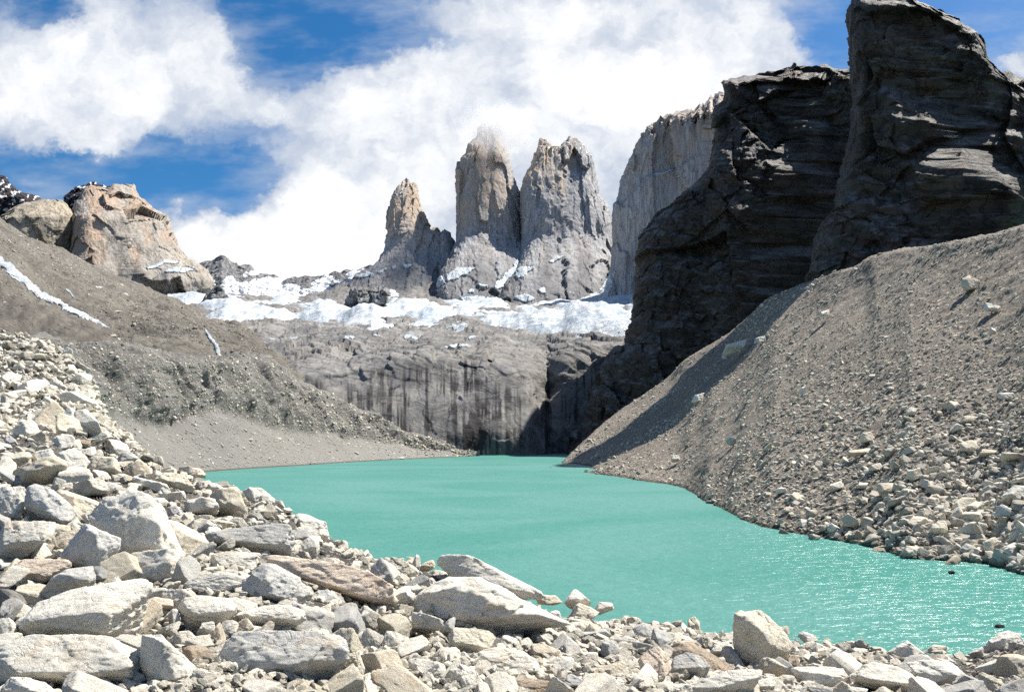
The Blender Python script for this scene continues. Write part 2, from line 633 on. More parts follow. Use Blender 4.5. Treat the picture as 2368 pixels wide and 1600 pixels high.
def boulder_mat(name, use_attr=False):
    """granite: warm pale grey with dark mica specks, lichen and weathered skins"""
    m, t, b = new_mat(name)
    oc = t.n('ShaderNodeTexCoord').outputs['Object']
    oi = t.n('ShaderNodeObjectInfo')
    if use_attr:
        a = t.n('ShaderNodeAttribute', attribute_name='tint')
        tint = t.mix(a.outputs['Fac'], (0.29, 0.265, 0.22), (0.72, 0.67, 0.56))
        seed = t.math('MULTIPLY', a.outputs['Fac'], 40.0)
    else:
        tint = oi.outputs['Color']
        seed = t.math('MULTIPLY', oi.outputs['Random'], 80.0)
    cv = t.n('ShaderNodeCombineXYZ')
    t.link(seed, cv.inputs[0]); t.link(seed, cv.inputs[2])
    p = t.vmath('ADD', oc, cv.outputs[0])
    big = t.noise(p, 1.3, 5, 0.6, 0.5)
    c = t.mix(t.remap(big, 0.36, 0.66), tint, t.mix(1.0, tint, (0.82, 0.82, 0.82), 'MULTIPLY'))
    warmn = t.noise(p, 2.1, 6, 0.6, 0.8)
    c = t.mix(t.remap(warmn, 0.52, 0.74, 0, 0.55), c, t.mix(1.0, c, (1.04, 0.82, 0.62), 'MULTIPLY'))
    lich = t.noise(p, 5.5, 9, 0.72, 0.2)
    c = t.mix(t.remap(lich, 0.52, 0.68, 0, 0.65), c, t.mix(1.0, c, (0.66, 0.655, 0.62), 'MULTIPLY'))
    sp1 = t.noise(p, 26, 6, 0.8)
    c = t.mix(t.remap(sp1, 0.54, 0.66, 0, 0.62), c, t.mix(1.0, c, (0.40, 0.39, 0.38), 'MULTIPLY'))
    c = t.mix(t.remap(sp1, 0.44, 0.30, 0, 0.7), c, t.mix(1.0, c, (1.25, 1.24, 1.2), 'MULTIPLY'))
    cr = t.remap(t.math('ABSOLUTE', t.math('SUBTRACT', t.noise(t.mapping(p, (1, 1, 1.8), (.3, .5, 0)), 1.6, 6, 0.55, 0.9), 0.5)), 0.0, 0.012)
    c = t.mix(t.math('MULTIPLY', t.math('SUBTRACT', 1.0, cr), t.remap(big, .5, .62, 0, .5)), c, t.mix(1.0, c, (0.5, 0.47, 0.44), 'MULTIPLY'))
    t.link(wet(t, c), b.inputs['Base Color'])
    h = t.math('ADD', t.math('ADD', t.math('MULTIPLY', t.noise(p, 4.2, 4, 0.5), .5), t.math('MULTIPLY', t.noise(p, 19, 9, 0.78), .7)), t.math('ADD', t.math('MULTIPLY', sp1, 0.18), t.math('MULTIPLY', cr, 0.18)))
    t.link(t.bump(h, 0.7, 0.07), b.inputs['Normal'])
    b.inputs['Roughness'].default_value = 0.88
    b.inputs['Specular IOR Level'].default_value = 0.3
    return m


M_granite = rock_mat('pale_granite', (0.31, 0.313, 0.325), (0.48, 0.463, 0.452), (0.375, 0.38, 0.395), 0.034, (1, 1, 0.09), 0.5, 7, warm=(0.50, 0.395, 0.30), stain_or_glint=(0.105, 0.108, 0.118), snow=True, crack=0.6)
M_massif = rock_mat('warm_granite', (0.325, 0.295, 0.258), (0.435, 0.390, 0.335), (0.355, 0.335, 0.312), 0.03, (1, 1, 0.28), 0.7, 6, warm=(0.425, 0.318, 0.240), snow=True, crack=0.4)
M_shoulder = rock_mat('cream_granite', (0.351, 0.314, 0.257), (0.456, 0.408, 0.332), (0.437, 0.356, 0.257), 0.022, (1, 1, 0.4), 0.8, 8, snow=True, crack=0.35)
M_dark_summit = rock_mat('dark_slate', (0.045, 0.04, 0.05), (0.10, 0.085, 0.095), (0.06, 0.05, 0.06), 0.03, (1, 1, 0.8), 1.0, 10, snow=True, crack=0.6)
M_ridge = rock_mat('grey_ridge_rock', (0.20, 0.20, 0.205), (0.34, 0.335, 0.33), (0.25, 0.25, 0.26), 0.03, (1, 1, 0.5), 0.9, 8, snow=True, crack=0.6)
M_cliff = rock_mat('black_shale', (0.034, 0.031, 0.030), (0.108, 0.096, 0.082), (0.082, 0.066, 0.048), 0.085, (0.8, 0.8, 1.2), 1.0, 2.2, warm=(0.105, 0.058, 0.040), stain_or_glint=(0.244, 0.232, 0.223), crack=0.15, rough=0.75, spec=0.35)  # the pale tone here is mostly the highlight painted on ledge tops
M_wall = rock_mat('streaked_slab_rock', (0.125, 0.125, 0.128), (0.305, 0.292, 0.275), (0.20, 0.19, 0.178), 0.055, (0.6, .6, 0.8), 0.6, 2.0, stain_or_glint=(0.030, 0.028, 0.029), snow=True, crack=0.4)
M_snow, t, b = new_mat('glacier_snow')
oc = t.n('ShaderNodeTexCoord').outputs['Object']
n = t.noise(t.mapping(oc, (1, .5, 1)), 0.02, 9, 0.68, 0.6)
n2 = t.noise(t.mapping(oc, (.5, 1.4, 1)), 0.07, 8, 0.7, 0.8)
c = t.mix(t.remap(n, 0.38, 0.62), (0.38, 0.45, 0.51), (0.66, 0.68, 0.70))
c = t.mix(t.remap(n2, 0.48, 0.64, 0, 0.75), c, (0.30, 0.33, 0.36))
t.link(c, b.inputs['Base Color'])
t.link(t.bump(t.math('ADD', n, t.math('MULTIPLY', n2, .6)), 1.0, 9.0), b.inputs['Normal'])
b.inputs['Roughness'].default_value = 0.6
M_moraine = rubble_mat('moraine_till', (0.205, 0.195, 0.18), (0.189, 0.181, 0.172), (0.396, 0.378, 0.344), 0.75, 0.34, 1.0, 0.9, 0.045,
                       streak=((0.138, 0.017, 0.026), (0, 0, math.radians(-70)), (0.245, 0.237, 0.219)), dark=(0.265, 0.255, 0.238), alt=(0.142, 0.136, 0.127))
M_hill = rubble_mat('brown_hill_scree', (0.176, 0.159, 0.136), (0.103, 0.090, 0.077), (0.258, 0.241, 0.211), 0.34, 0.34, 1.0, 1.2, 0.02,
                    streak=((0.103, 0.015, 0.026), (0, 0, math.radians(-53)), (0.202, 0.185, 0.155)), alt=(0.125, 0.112, 0.096), snow=True, dark=(0.065, 0.057, 0.050))
M_scree = rubble_mat('grey_scree', (0.285, 0.248, 0.208), (0.273, 0.233, 0.185), (0.581, 0.515, 0.400), 1.15, 0.30, 1.0, 0.5, 0.05,
                     streak=((0.106, 0.016, 0.018), (0, 0, math.radians(-95)), (0.176, 0.154, 0.132)), alt=(0.198, 0.174, 0.148))
M_shore = rubble_mat('shore_gravel', (0.15, 0.138, 0.118), (0.20, 0.18, 0.16), (0.50, 0.47, 0.42), 9.0, 0.4, 1.0, 0.12, 0.5, alt=(0.11, 0.10, 0.085))
M_ground = rubble_mat('valley_floor', (0.22, 0.2, 0.18), (0.2, 0.18, 0.16), (0.34, 0.32, 0.28), 0.3, 0.3, 0.6, 0.5, 0.01)
M_boulder = boulder_mat('granite_boulder')
M_stone = boulder_mat('granite_rubble', True)

M_water, t, b = new_mat('glacial_water')
oc = t.n('ShaderNodeTexCoord').outputs['Object']
mp = t.mapping(oc, (1.0, 1.9, 1), (0, 0, math.radians(-24)))
w1 = t.noise(mp, 0.9, 4, 0.6, 0.5)
w2 = t.noise(t.mapping(oc, (1, 1.6, 1), (0, 0, math.radians(14))), 3.2, 4, 0.6, 0.3)
w3 = t.noise(t.mapping(oc, (.8, 1.25, 1), (0, 0, math.radians(20))), 0.024, 6, 0.62, 1.2)
sp_ = t.n('ShaderNodeSeparateXYZ')
t.link(oc, sp_.inputs[0])
# breeze on the near right of the lake raises short steep waves
breeze = t.math('MULTIPLY', t.remap(t.math('SUBTRACT', sp_.outputs[0], t.math('MULTIPLY', sp_.outputs[1], .10)), 3, 21), t.remap(sp_.outputs[1], 105, 48))
breeze = t.math('MULTIPLY', breeze, t.remap(w3, .3, .55, .5, 1.0))
c = t.mix(t.remap(w3, 0.36, 0.64), (0.045, 0.200, 0.166), (0.078, 0.230, 0.204))
c = t.mix(t.remap(t.noise(t.mapping(oc, (1.2, .7, 1), (0, 0, math.radians(-30))), 1.0, 4, .6), .3, .7, 0, .5), c, t.mix(1.0, c, (.72, .80, .80), 'MULTIPLY'))
wc = c
hh = t.math('ADD', w1, t.math('MULTIPLY', w2, 0.30))
bn = t.bump(hh, 1.0, 0.16)
ch = t.noise(t.mapping(oc, (.75, 1.35, 1), (0, 0, math.radians(-28))), 1.05, 2, 0.5, 0.8)
nb = t.n('ShaderNodeBump')
t.link(ch, nb.inputs['Height']); t.link(bn, nb.inputs['Normal']); t.link(breeze, nb.inputs['Strength'])
nb.inputs['Distance'].default_value = 0.75
# milky water: light scattered back from the rock flour, plus the sheen of a ruffled surface
t.t.nodes.remove(b)
df = t.n('ShaderNodeBsdfDiffuse')
t.link(wc, df.inputs['Color']); t.link(bn, df.inputs['Normal'])
gl = t.n('ShaderNodeBsdfGlossy')
t.link(nb.outputs[0], gl.inputs['Normal'])
t.link(t.math('MULTIPLY_ADD', breeze, -.12, .30), gl.inputs['Roughness'])
fr = t.n('ShaderNodeFresnel')
fr.inputs['IOR'].default_value = 1.33
t.link(nb.outputs[0], fr.inputs['Normal'])
mx = t.n('ShaderNodeMixShader')
t.link(t.math('MINIMUM', fr.outputs[0], 0.19), mx.inputs[0])
t.link(df.outputs[0], mx.inputs[1]); t.link(gl.outputs[0], mx.inputs[2])
t.link(mx.outputs[0], [nd for nd in t.t.nodes if nd.type == 'OUTPUT_MATERIAL'][0].inputs['Surface'])

# ------------------------------------------------------------------ ground sheet and lake
g = 16000.0
xs = np.linspace(-g, g, 33)
GX, GY = np.meshgrid(xs, xs)
GP = np.stack([GX, GY, np.full_like(GX, -4.0)], -1)
structure(mk_obj('ground', GP.reshape(-1, 3), [grid_faces(33, 33)], M_ground))
LX, LY = np.meshgrid(np.linspace(-260, 260, 53), np.linspace(2, 560, 53))
LP = np.stack([LX, LY, np.zeros_like(LX)], -1)
structure(mk_obj('lake', LP.reshape(-1, 3), [grid_faces(53, 53)], M_water), label='turquoise glacial lake between the scree slopes')


def wl(py):   # distance of the waterline seen at this row
    return H * F / (py - HY)


# ------------------------------------------------------------------ left moraine wall
cols = np.arange(-420, 1110, 2.6)
shore = [(-420, 1190, 85), (100, 1150, wl(1150)), (330, 1108, wl(1108)), (480, 1090, wl(1090)), (700, 1076, wl(1076)), (900, 1063.5, wl(1063.5)), (1072, 1056, wl(1056)), (1110, 1056, wl(1056))]
under = [(x, y + 18, d * 0.94) for x, y, d in shore]
mid = [(-420, 960, 118), (100, 960, 130), (250, 955, 160), (380, 985, 200), (504, 950, 224), (700, 1000, 275), (866, 1022, 322), (965, 1036, 350), (1072, 1054, 374), (1110, 1056, 378)]
crest = [(-420, 730, 150), (0, 770, 150), (168, 797, 165), (208, 794, 175), (275, 802, 190), (324, 809, 200), (379, 821, 215), (504, 826, 248), (560, 818, 265), (616, 822, 285), (659, 855, 300), (702, 885, 312), (775, 915, 325), (827, 950, 340), (866, 958, 350), (913, 996, 360), (965, 1006, 368), (1051, 1044, 380), (1072, 1054, 384), (1110, 1062, 388)]
back = [(x, y + 6, d + 60) for x, y, d in crest]
P = polar_patch(cols, [under, shore, mid, crest, back], [6, 80, 120, 16], sm_u=9, sm_v=9)
N = grid_normals(P)
N = np.where(N[..., 2:3] < 0, -N, N)
vv = np.linspace(0, 1, P.shape[0])[:, None] * np.ones(P.shape[1])[None]
px, py = proj(P)
along = np.cumsum(np.linalg.norm(np.gradient(P, axis=1), axis=-1), axis=1)
vloc = (vv - .36) / .57
Q = np.stack([(px + 85 * vloc) / 42.0, vloc * .45, px * 0 + 2.5], -1)
gul = ridged(Q, 4)
zone = smooth01(vv, 0.36, 0.50) * (1 - smooth01(vv, 0.78, 0.93)) * (.55 + .45 * smooth01(px, 200, 380))
zone2 = smooth01(vv, 0.30, 0.55)
dsp = zone * np.minimum(gul - 0.25, .30) * 9 + zone2 * fbm(sc(P, 0.16), 5) * 1.8 + fbm(sc(P, 0.05), 4) * 1.6 * smooth01(vv, 0.05, 0.3)
P = P + N * dsp[..., None]
MOR_P, MOR_V = P, vv
structure(mk_obj('moraine', P.reshape(-1, 3), [grid_faces(*P.shape[:2])], M_moraine, {'stain_or_glint': (1 - smooth01(vv + .05 * gul, .36, .46)) * .8}), label='grey gullied moraine wall sloping down to the lake')

# ------------------------------------------------------------------ brown hill behind it
cols = np.arange(-420, 700, 2.6)
bot = [(-420, 800, 260), (0, 800, 250), (300, 850, 290), (504, 860, 330), (640, 860, 370), (700, 900, 400)]
m1 = [(-420, 650, 420), (0, 690, 420), (150, 740, 430), (300, 790, 430), (480, 800, 420), (600, 815, 440), (700, 870, 450)]
cr = [(-420, 350, 900), (-100, 455, 830), (0, 512, 800), (69, 546, 780), (151, 584, 760), (200, 611, 745), (255, 635, 730), (324, 666, 705), (392, 690, 680), (430, 714, 655), (465, 733, 635), (551, 742, 590), (585, 756, 560), (613, 800, 520), (637, 825, 490), (700, 880, 470)]
bk = [(x, y + 22, d + 160) for x, y, d in cr]
P = polar_patch(cols, [bot, m1, cr, bk], [50, 150, 16], sm_u=7, sm_v=11)
N = grid_normals(P)
N = np.where(N[..., 2:3] < 0, -N, N)
vv = np.linspace(0, 1, P.shape[0])[:, None] * np.ones(P.shape[1])[None]
P = P + N * (fbm(sc(P, 0.012), 6, 0.55) * 7 + ridged(sc(P, 0.03, 0.006, 0.012), 4) * 3 * (1 - smooth01(vv, .85, 1)) + fbm(sc(P, .09), 4, .6) * 1.5)[..., None]
HILL_P = P
px, py = proj(P)


def streak(px, py, pts, wdt):
    """distance to a polyline, 1 on the line falling to 0 at its width"""
    best = np.zeros(px.shape)
    for (x0, y0, w0), (x1, y1, w1) in zip(pts[:-1], pts[1:]):
        dx, dy = x1 - x0, y1 - y0
        t = np.clip(((px - x0) * dx + (py - y0) * dy) / (dx * dx + dy * dy), 0, 1)
        dd = np.hypot(px - x0 - t * dx, py - y0 - t * dy)
        ww = (w0 + (w1 - w0) * t) * wdt
        best = np.maximum(best, 1 - dd / (2 * ww))
    return np.clip(best, 0, 1)


jag = (fbm(np.stack([px * .05, py * .05, px * 0], -1), 4)) * 0.55
long_streak = [(-60, 560, 12), (0, 607, 13), (50, 645, 12), (90, 680, 10), (150, 710, 8), (215, 742, 6), (260, 766, 4.5), (292, 784, 3)]
short_streak = [(472, 760, 2), (486, 785, 5), (500, 800, 6), (506, 826, 6)]
thin_streak = [(95, 600, 2), (120, 640, 2.5), (150, 665, 3), (170, 690, 2.5)]
for pts, lab in ((long_streak, 'long white snow streak running down the brown hillside at left'),
                 (short_streak, 'short snow streak ending above the moraine crest'),
                 (thin_streak, 'thin broken snow streak high on the brown hillside')):
    o = facemask_obj('snow_streak', P, streak(px, py, pts, 1.0) + jag * .5, M_snow, 0.25, 0.5)
    if o:
        thing(o, lab, 'snow', 'snow streaks on the brown hill')
sn = 0.30 * np.ones(px.shape) * smooth01(py, 760, 560)
sn = np.where(streak(px, py, [(90, 560, 20), (200, 625, 22), (330, 680, 18), (420, 715, 14)], 1) > .3, 0.37, sn * .5)
dk = np.maximum(inpoly(px + jag * 60, py + jag * 40, [(-500, 640), (0, 650), (150, 735), (300, 795), (380, 840), (100, 860), (-500, 860)]) * .75, inpoly(px + jag * 50, py + jag * 30, [(60, 600), (180, 670), (330, 745), (430, 790), (480, 830), (330, 815), (180, 735)]) * .55)
dk = np.maximum(dk, inpoly(px + jag * 30, py + jag * 30, [(520, 760), (590, 765), (640, 820), (660, 860), (520, 840)]) * .5)
dk = box_smooth(box_smooth(dk * 1.0, 7, 0), 7, 1) * (.6 + .8 * fbm(np.stack([px * .03, py * .05, px * 0], -1), 4))
structure(mk_obj('hill', P.reshape(-1, 3), [grid_faces(*P.shape[:2])], M_hill, {'snow': sn, 'stain_or_glint': np.clip(dk, 0, 1)}), label='brown grey stony hillside rising to the left')

# ------------------------------------------------------------------ headwall, slabs and glacier basin
cols = np.arange(380, 1600, 2.4)
c0 = [(380, 1075, 380), (1000, 1075, 388), (1240, 1070, 402), (1300, 1068, 455), (1600, 1065, 490)]
c1 = [(380, 1010, 392), (760, 1010, 396), (1000, 1005, 398), (1150, 995, 400), (1225, 1000, 408), (1260, 1000, 450), (1300, 1000, 462), (1400, 990, 480), (1600, 990, 500)]
c2 = [(380, 870, 430), (650, 872, 430), (760, 856, 436), (880, 836, 446), (960, 826, 452), (1060, 818, 456), (1130, 842, 442), (1180, 856, 438), (1225, 862, 445), (1262, 868, 520), (1300, 838, 500), (1380, 812, 510), (1600, 800, 520)]
c3 = [(380, 790, 540), (560, 775, 560), (700, 792, 540), (850, 792, 540), (1000, 790, 545), (1150, 800, 540), (1260, 808, 590), (1300, 792, 600), (1400, 772, 600), (1600, 762, 600)]
c4 = [(380, 742, 800), (560, 745, 820), (700, 752, 850), (850, 745, 880), (1000, 738, 900), (1200, 748, 880), (1400, 740, 800), (1600, 735, 760)]
c5 = [(380, 705, 1300), (470, 700, 1400), (600, 712, 1700), (800, 705, 1900), (1000, 706, 2080), (1200, 716, 2050), (1330, 722, 1980), (1400, 724, 1720), (1600, 715, 1400)]
c6 = [(380, 690, 2200), (470, 690, 2250), (560, 690, 2350), (700, 690, 2400), (850, 650, 2450), (1000, 632, 2500), (1200, 630, 2550), (1400, 625, 2500), (1600, 640, 2300)]
P0 = polar_patch(cols, [c0, c1, c2, c3, c4, c5, c6], [40, 100, 50, 50, 36, 30], sm_u=9, sm_v=19)
N = grid_normals(P0)
N = np.where(N[..., 1:2] > 0, -N, N)
px, py = proj(P0)
d = P0[..., 1]
amp = np.interp(d, [380, 440, 600, 1000, 2400], [1.3, 1.6, 4.0, 7, 14])
wall = 1 - smooth01(d, 425, 470)
dsp = fbm(P0 / np.interp(d, [380, 600, 2400], [34, 50, 150])[..., None], 6, 0.42) * amp * 1.5
lay = ridged(sc(P0, 0.010, 0.02, 0.09), 4) * amp * 0.8
fl = ridged(sc(P0, 0.05, 0.02, 0.02), 5, .6) * 1.6 * wall + facets(P0, 12, 1.2, 4, .18) * (1 - .75 * wall)
led = (P0[..., 2] + .30 * P0[..., 0] + 9 * fbm(sc(P0, .02), 3)) / 7.5 + .25 * noise3(sc(P0, .05))
led2 = led * 2.7 + .3 * noise3(sc(P0, .09))
ledge = ((led % 1.0) - .5) * 1.3 + ((led2 % 1.0) - .5) * .6
P = P0 + N * (dsp + lay * (1 - wall) + fl - ledge * smooth01(P0[..., 2], 35, 62) * (1 - smooth01(d, 900, 1400)))[..., None]
px, py = proj(P)
# water streaks: long dark vertical stains below the lip of the wall
sx = np.stack([px * 0.055, py * 0.0035, 0 * px], -1)
s = .75 * fbm(sx, 5, 0.6) + 0.5 * fbm(sx * np.array([2.9, 1.6, 1]) + 5, 4) + .3 * fbm(np.stack([px * .02, py * .02, px * 0], -1), 3)
lip = np.interp(px, [600, 760, 900, 1090, 1150, 1250, 1300, 1500], [880, 870, 845, 825, 880, 905, 850, 815])
band = smooth01(py, lip - 8, lip + 25)
reg = np.interp(px, [600, 700, 780, 860, 1010, 1060, 1140, 1200, 1260, 1500], [.0, .15, .35, .75, .8, .75, .35, .1, .45, .5])
stain_or_glint = 1.25 * smooth01(s, 0.28 - reg * 0.62, 0.58 - reg * 0.42) * band * (0.5 + 0.6 * np.clip(reg + .2, 0, 1)) * (.55 + .45 * smooth01(fbm(np.stack([px * .02, py * .03, px * 0 + 4], -1), 4), -.3, .2))
tri = inpoly(px + 8 * s, py, [(1085, 950), (1105, 960), (1130, 1000), (1110, 1060), (1080, 1060), (1075, 1000)])
stain_or_glint = np.maximum(stain_or_glint, tri * 0.95)
fol = 0
for k_, (fx, fy, th) in enumerate(((.006, .035, .035), (.010, .075, .05), (.016, .13, .06))):
    fv = fbm(np.stack([px * fx, py * fy + px * fx * (.6 - .5 * k_) * 3, 0 * px + 9 * k_], -1), 4)
    fol = np.maximum(fol, (1 - smooth01(np.abs(fv), 0, th)) * smooth01(noise3(np.stack([px * .012, py * .03, 0 * px + k_], -1)), -.2, .15))
stain_or_glint = np.maximum(stain_or_glint, fol * smooth01(py, 930, 830) * 0.7)
o = mk_obj('headwall', P.reshape(-1, 3), [grid_faces(*P.shape[:2])], M_wall, {'stain_or_glint': np.clip(stain_or_glint, 0, 1), 'snow': np.zeros(px.shape)}, origin=(0, 400, 0))
thing(o, 'dark streaked rock headwall and slabs above the far end of the lake', 'rock wall')
rag = fbm(np.stack([px * .045, py * .10, px * 0], -1), 4) * 1.3
for (x0, x1, y0, y1) in ((900, 990, 772, 788), (1025, 1092, 796, 805), (855, 898, 770, 778), (1032, 1062, 748, 767), (750, 824, 776, 786), (596, 642, 782, 789), (915, 995, 738, 747), (1072, 1102, 768, 787), (655, 692, 777, 785), (1120, 1150, 778, 784)):
    m = 1.15 - ((px - (x0 + x1) / 2) / (x1 - x0) * 1.7) ** 2 - ((py - (y0 + y1) / 2) / (y1 - y0) * 1.7) ** 2 + rag
    facemask_obj('snow_patch', P, np.where(((px > x0 - 30) & (px < x1 + 30) & (py > y0 - 12) & (py < y1 + 12)), m, 0), M_snow, .12, .22, None, o)

# glacier and snow basin: a smooth sheet that lies in the hollows above the slabs
k0 = 152   # starts on the slabs
G = box_smooth(box_smooth(P0, 25, 0), 25, 1)[k0:]
gpx, gpy = proj(G)
cov = np.interp(gpx, [380, 430, 520, 600, 700, 780, 860, 900, 980, 1100, 1200, 1300, 1420, 1600], [712, 718, 750, 756, 748, 752, 764, 756, 750, 756, 776, 790, 776, 760])
gd = G[..., 1]
up = smooth01(cov - gpy, -22, 22)
lift = (up - 0.34) * np.interp(gd, [500, 900, 1500, 2400], [14, 18, 10, 6])
lift = lift + fbm(G / np.interp(gd, [500, 2400], [32, 120])[..., None], 5, .48) * np.interp(gd, [500, 900, 1700, 2400], [6, 13, 19, 17])
crev = ridged(sc(G, 0.012, 0.03, 0.02), 4) * 2.2 * smooth01(gd, 550, 900)
G2 = G + np.array([0, 0, 1.0]) * (lift + crev)[..., None]
structure(mk_obj('glacier', G2.reshape(-1, 3), [grid_faces(*G2.shape[:2])], M_snow, origin=(0, 1200, 150)), label='white snow and ice basin below the three towers')


# ------------------------------------------------------------------ far mountains
def snow_polys(P, polys):
    px, py = proj(P)
    s = np.zeros(px.shape)
    wob = fbm(np.stack([px * .06, py * .06, px * 0], -1), 4) * 5
    for q in polys:
        s = np.maximum(s, inpoly(px + wob, py + wob * .6, q) * 0.95)
    return s


def granite_disp(amp, f, seed=0.0, zf=0.14, lump=0.4, fac=(48, 5.0, .22)):
    def fn(P, N):
        a = ridged(sc(P, f, f, f * zf) + seed, 5, 0.55)
        b = fbm(sc(P, f * 0.5, f * 0.5, f * 0.45) + seed, 5)
        e = fbm(sc(P, f * 3, f * 3, f * 1.2) + seed, 4, .6)
        fc = facets(P, fac[0], fac[1], int(seed), fac[2]) + facets(P, fac[0] * .38, fac[1], int(seed) + 1, fac[2] * .9)
        return amp * ((a - 0.35) * .8 + b * lump * 1.3 + e * 0.11) + fc
    return fn


SN = {
    'c': [[(1028, 650), (1040, 630), (1062, 622), (1100, 618), (1090, 632), (1060, 645), (1042, 652)],
          [(1140, 664), (1160, 640), (1185, 618), (1192, 604), (1200, 618), (1240, 618), (1222, 634), (1195, 648), (1175, 664), (1150, 672)],
          [(1190, 640), (1196, 560), (1207, 560), (1212, 625)], [(1000, 648), (1022, 638), (1030, 656), (1012, 668)], [(1060, 690), (1100, 684), (1140, 690), (1130, 704), (1080, 706)], [(1100, 655), (1130, 660), (1132, 672), (1108, 665)],
          [(1085, 668), (1100, 670), (1095, 680), (1080, 678)]],
    's': [[(1265, 606), (1285, 594), (1312, 588), (1300, 598), (1275, 610)], [(1245, 668), (1262, 666), (1264, 680), (1246, 678)], [(1270, 676), (1290, 674), (1286, 684)], [(1398, 650), (1420, 622), (1428, 640), (1385, 745), (1340, 745), (1372, 700)], [(1185, 690), (1215, 680), (1240, 690), (1220, 704)],
          [(1190, 640), (1200, 618), (1240, 618), (1222, 634), (1200, 646)]],
    'n': [[(870, 632), (890, 620), (898, 622), (880, 636)], [(928, 612), (950, 612), (962, 618), (935, 622)], [(905, 618), (918, 612), (916, 624), (908, 626)], [(815, 640), (850, 630), (868, 634), (840, 645)],
          [(922, 448), (932, 435), (936, 438), (926, 452)]],
}


def tower_attr(key, wl_=None, spk=0.0):
    def fn(P2, P):
        px, py = proj(P2)
        s = 0
        n = fbm(np.stack([px * .02, py * .006, px * 0 + ord(key)], -1), 4)
        yb = {'n': 560, 'c': 520, 's': 430}[key]
        xw = {'n': 940, 'c': 1090, 's': 1235}[key]
        wd = {'n': 80, 'c': 75, 's': 70}[key]
        wm = (1 - smooth01(py + n * 60, yb - 60, yb + 40)) * (1 - smooth01(np.abs(px - xw) + n * 40, wd * .6, wd * 1.3)) + .25 * smooth01(n, .1, .5)
        spkl = smooth01(fbm(np.stack([px * .2, py * .2, px * 0], -1), 3), .32, .45) * smooth01(py, 640, 660) * .5
        top = {'n': (1 - smooth01(py, 430, 455)), 'c': 0, 's': (1 - smooth01(py, 345, 420))}[key] * smooth01(fbm(np.stack([px * .25, py * .22, px * 0], -1), 3), .22, .4) * .6
        ft = smooth01(py + n * 50, 575, 660) * (.62 + .3 * n)
        return {'snow': np.maximum(np.maximum(s, spkl), top), 'warm': np.clip(wm, 0, 1), 'stain_or_glint': np.clip(ft, 0, 1)}
    return fn


# north tower (the small left one)
rN = [(412, 938, 942), (419, 930, 950), (429, 921, 964), (442, 911, 967), (454, 905, 969), (477, 902, 975), (489, 900, 981), (505, 900, 988), (527, 899, 1001), (533, 899, 1026), (540, 898, 1038), (559, 893, 1048), (578, 888, 1052), (604, 874, 1056), (620, 852, 1058), (640, 820, 1052), (668, 800, 1040), (700, 780, 1030)]
PN = loft(rN, 2600, 95, 200, 190, 40, 2.6, apron=(560, 720, 140), skew=.38, lean=210)
build_mass('rock_tower', [PN], M_granite, granite_disp(6, 0.022, 3, fac=(55, 6, .13)), tower_attr('n'), 'smallest of the three granite towers, hooked peak on the left', 'rock tower', 'granite towers behind the glacier', patches=SN['n'], crest=(6, 9., .1))
# central tower
rC = [(286, 1112, 1122), (292, 1106, 1130), (299, 1103, 1140), (317, 1099, 1150), (333, 1081, 1158), (352, 1077, 1171), (365, 1064, 1175), (394, 1058, 1181), (432, 1056, 1191), (464, 1055, 1203), (515, 1055, 1208), (559, 1051, 1210), (590, 1040, 1214), (620, 1022, 1220), (650, 1012, 1222), (672, 1010, 1215), (700, 1016, 1200), (740, 1010, 1200)]
PC = loft(rC, 2610, 150, 240, 210, 40, 2.8, apron=(530, 718, 300), skew=.38, lean=190)
build_mass('rock_tower', [PC], M_granite, granite_disp(6.5, 0.020, 8, fac=(55, 7, .13)), tower_attr('c'), 'tallest granite tower, its tip wrapped in cloud', 'rock tower', 'granite towers behind the glacier', patches=SN['c'], crest=(7, 12., .12))
# south tower with two tips
rS = [(341, 1246, 1348), (352, 1241, 1354), (365, 1236, 1368), (387, 1227, 1374), (410, 1212, 1380), (438, 1205, 1387), (448, 1204, 1389), (477, 1204, 1405), (515, 1204, 1418), (560, 1204, 1420), (600, 1203, 1420), (626, 1190, 1418), (650, 1172, 1412), (680, 1156, 1400), (705, 1150, 1370), (745, 1155, 1350)]
rS1 = [(322, 1252, 1262), (329, 1247, 1270), (340, 1244, 1282), (352, 1241, 1290), (375, 1238, 1300), (400, 1232, 1310)]
rS2 = [(320, 1318, 1326), (328, 1308, 1338), (335, 1300, 1344), (345, 1292, 1350), (360, 1284, 1360), (380, 1280, 1366), (405, 1276, 1370)]
PS = [loft(rS, 2580, 160, 230, 230, 40, 3.0, apron=(530, 718, 300), skew=.38, lean=190), loft(rS1, 2580, 60, 50, 60, 20, 2.3), loft(rS2, 2585, 80, 50, 70, 20, 2.3)]
build_mass('rock_tower', PS, M_granite, granite_disp(6.5, 0.022, 21, fac=(50, 6, .14)), tower_attr('s'), 'broad granite tower on the right with two ragged tips', 'rock tower', 'granite towers behind the glacier', patches=SN['s'], crest=(8, 9., .16))
# right-hand wall behind the black cliffs
rW = [(228, 1652, 1760), (240, 1640, 1770), (256, 1612, 1780), (262, 1600, 1790), (276, 1534, 1800), (284, 1510, 1800), (292, 1500, 1800), (308, 1486, 1800), (334, 1471, 1800), (379, 1453, 1800), (428, 1431, 1800), (464, 1424, 1800), (517, 1420, 1800), (600, 1416, 1800), (640, 1410, 1800), (690, 1395, 1800), (730, 1380, 1800), (760, 1370, 1800)]


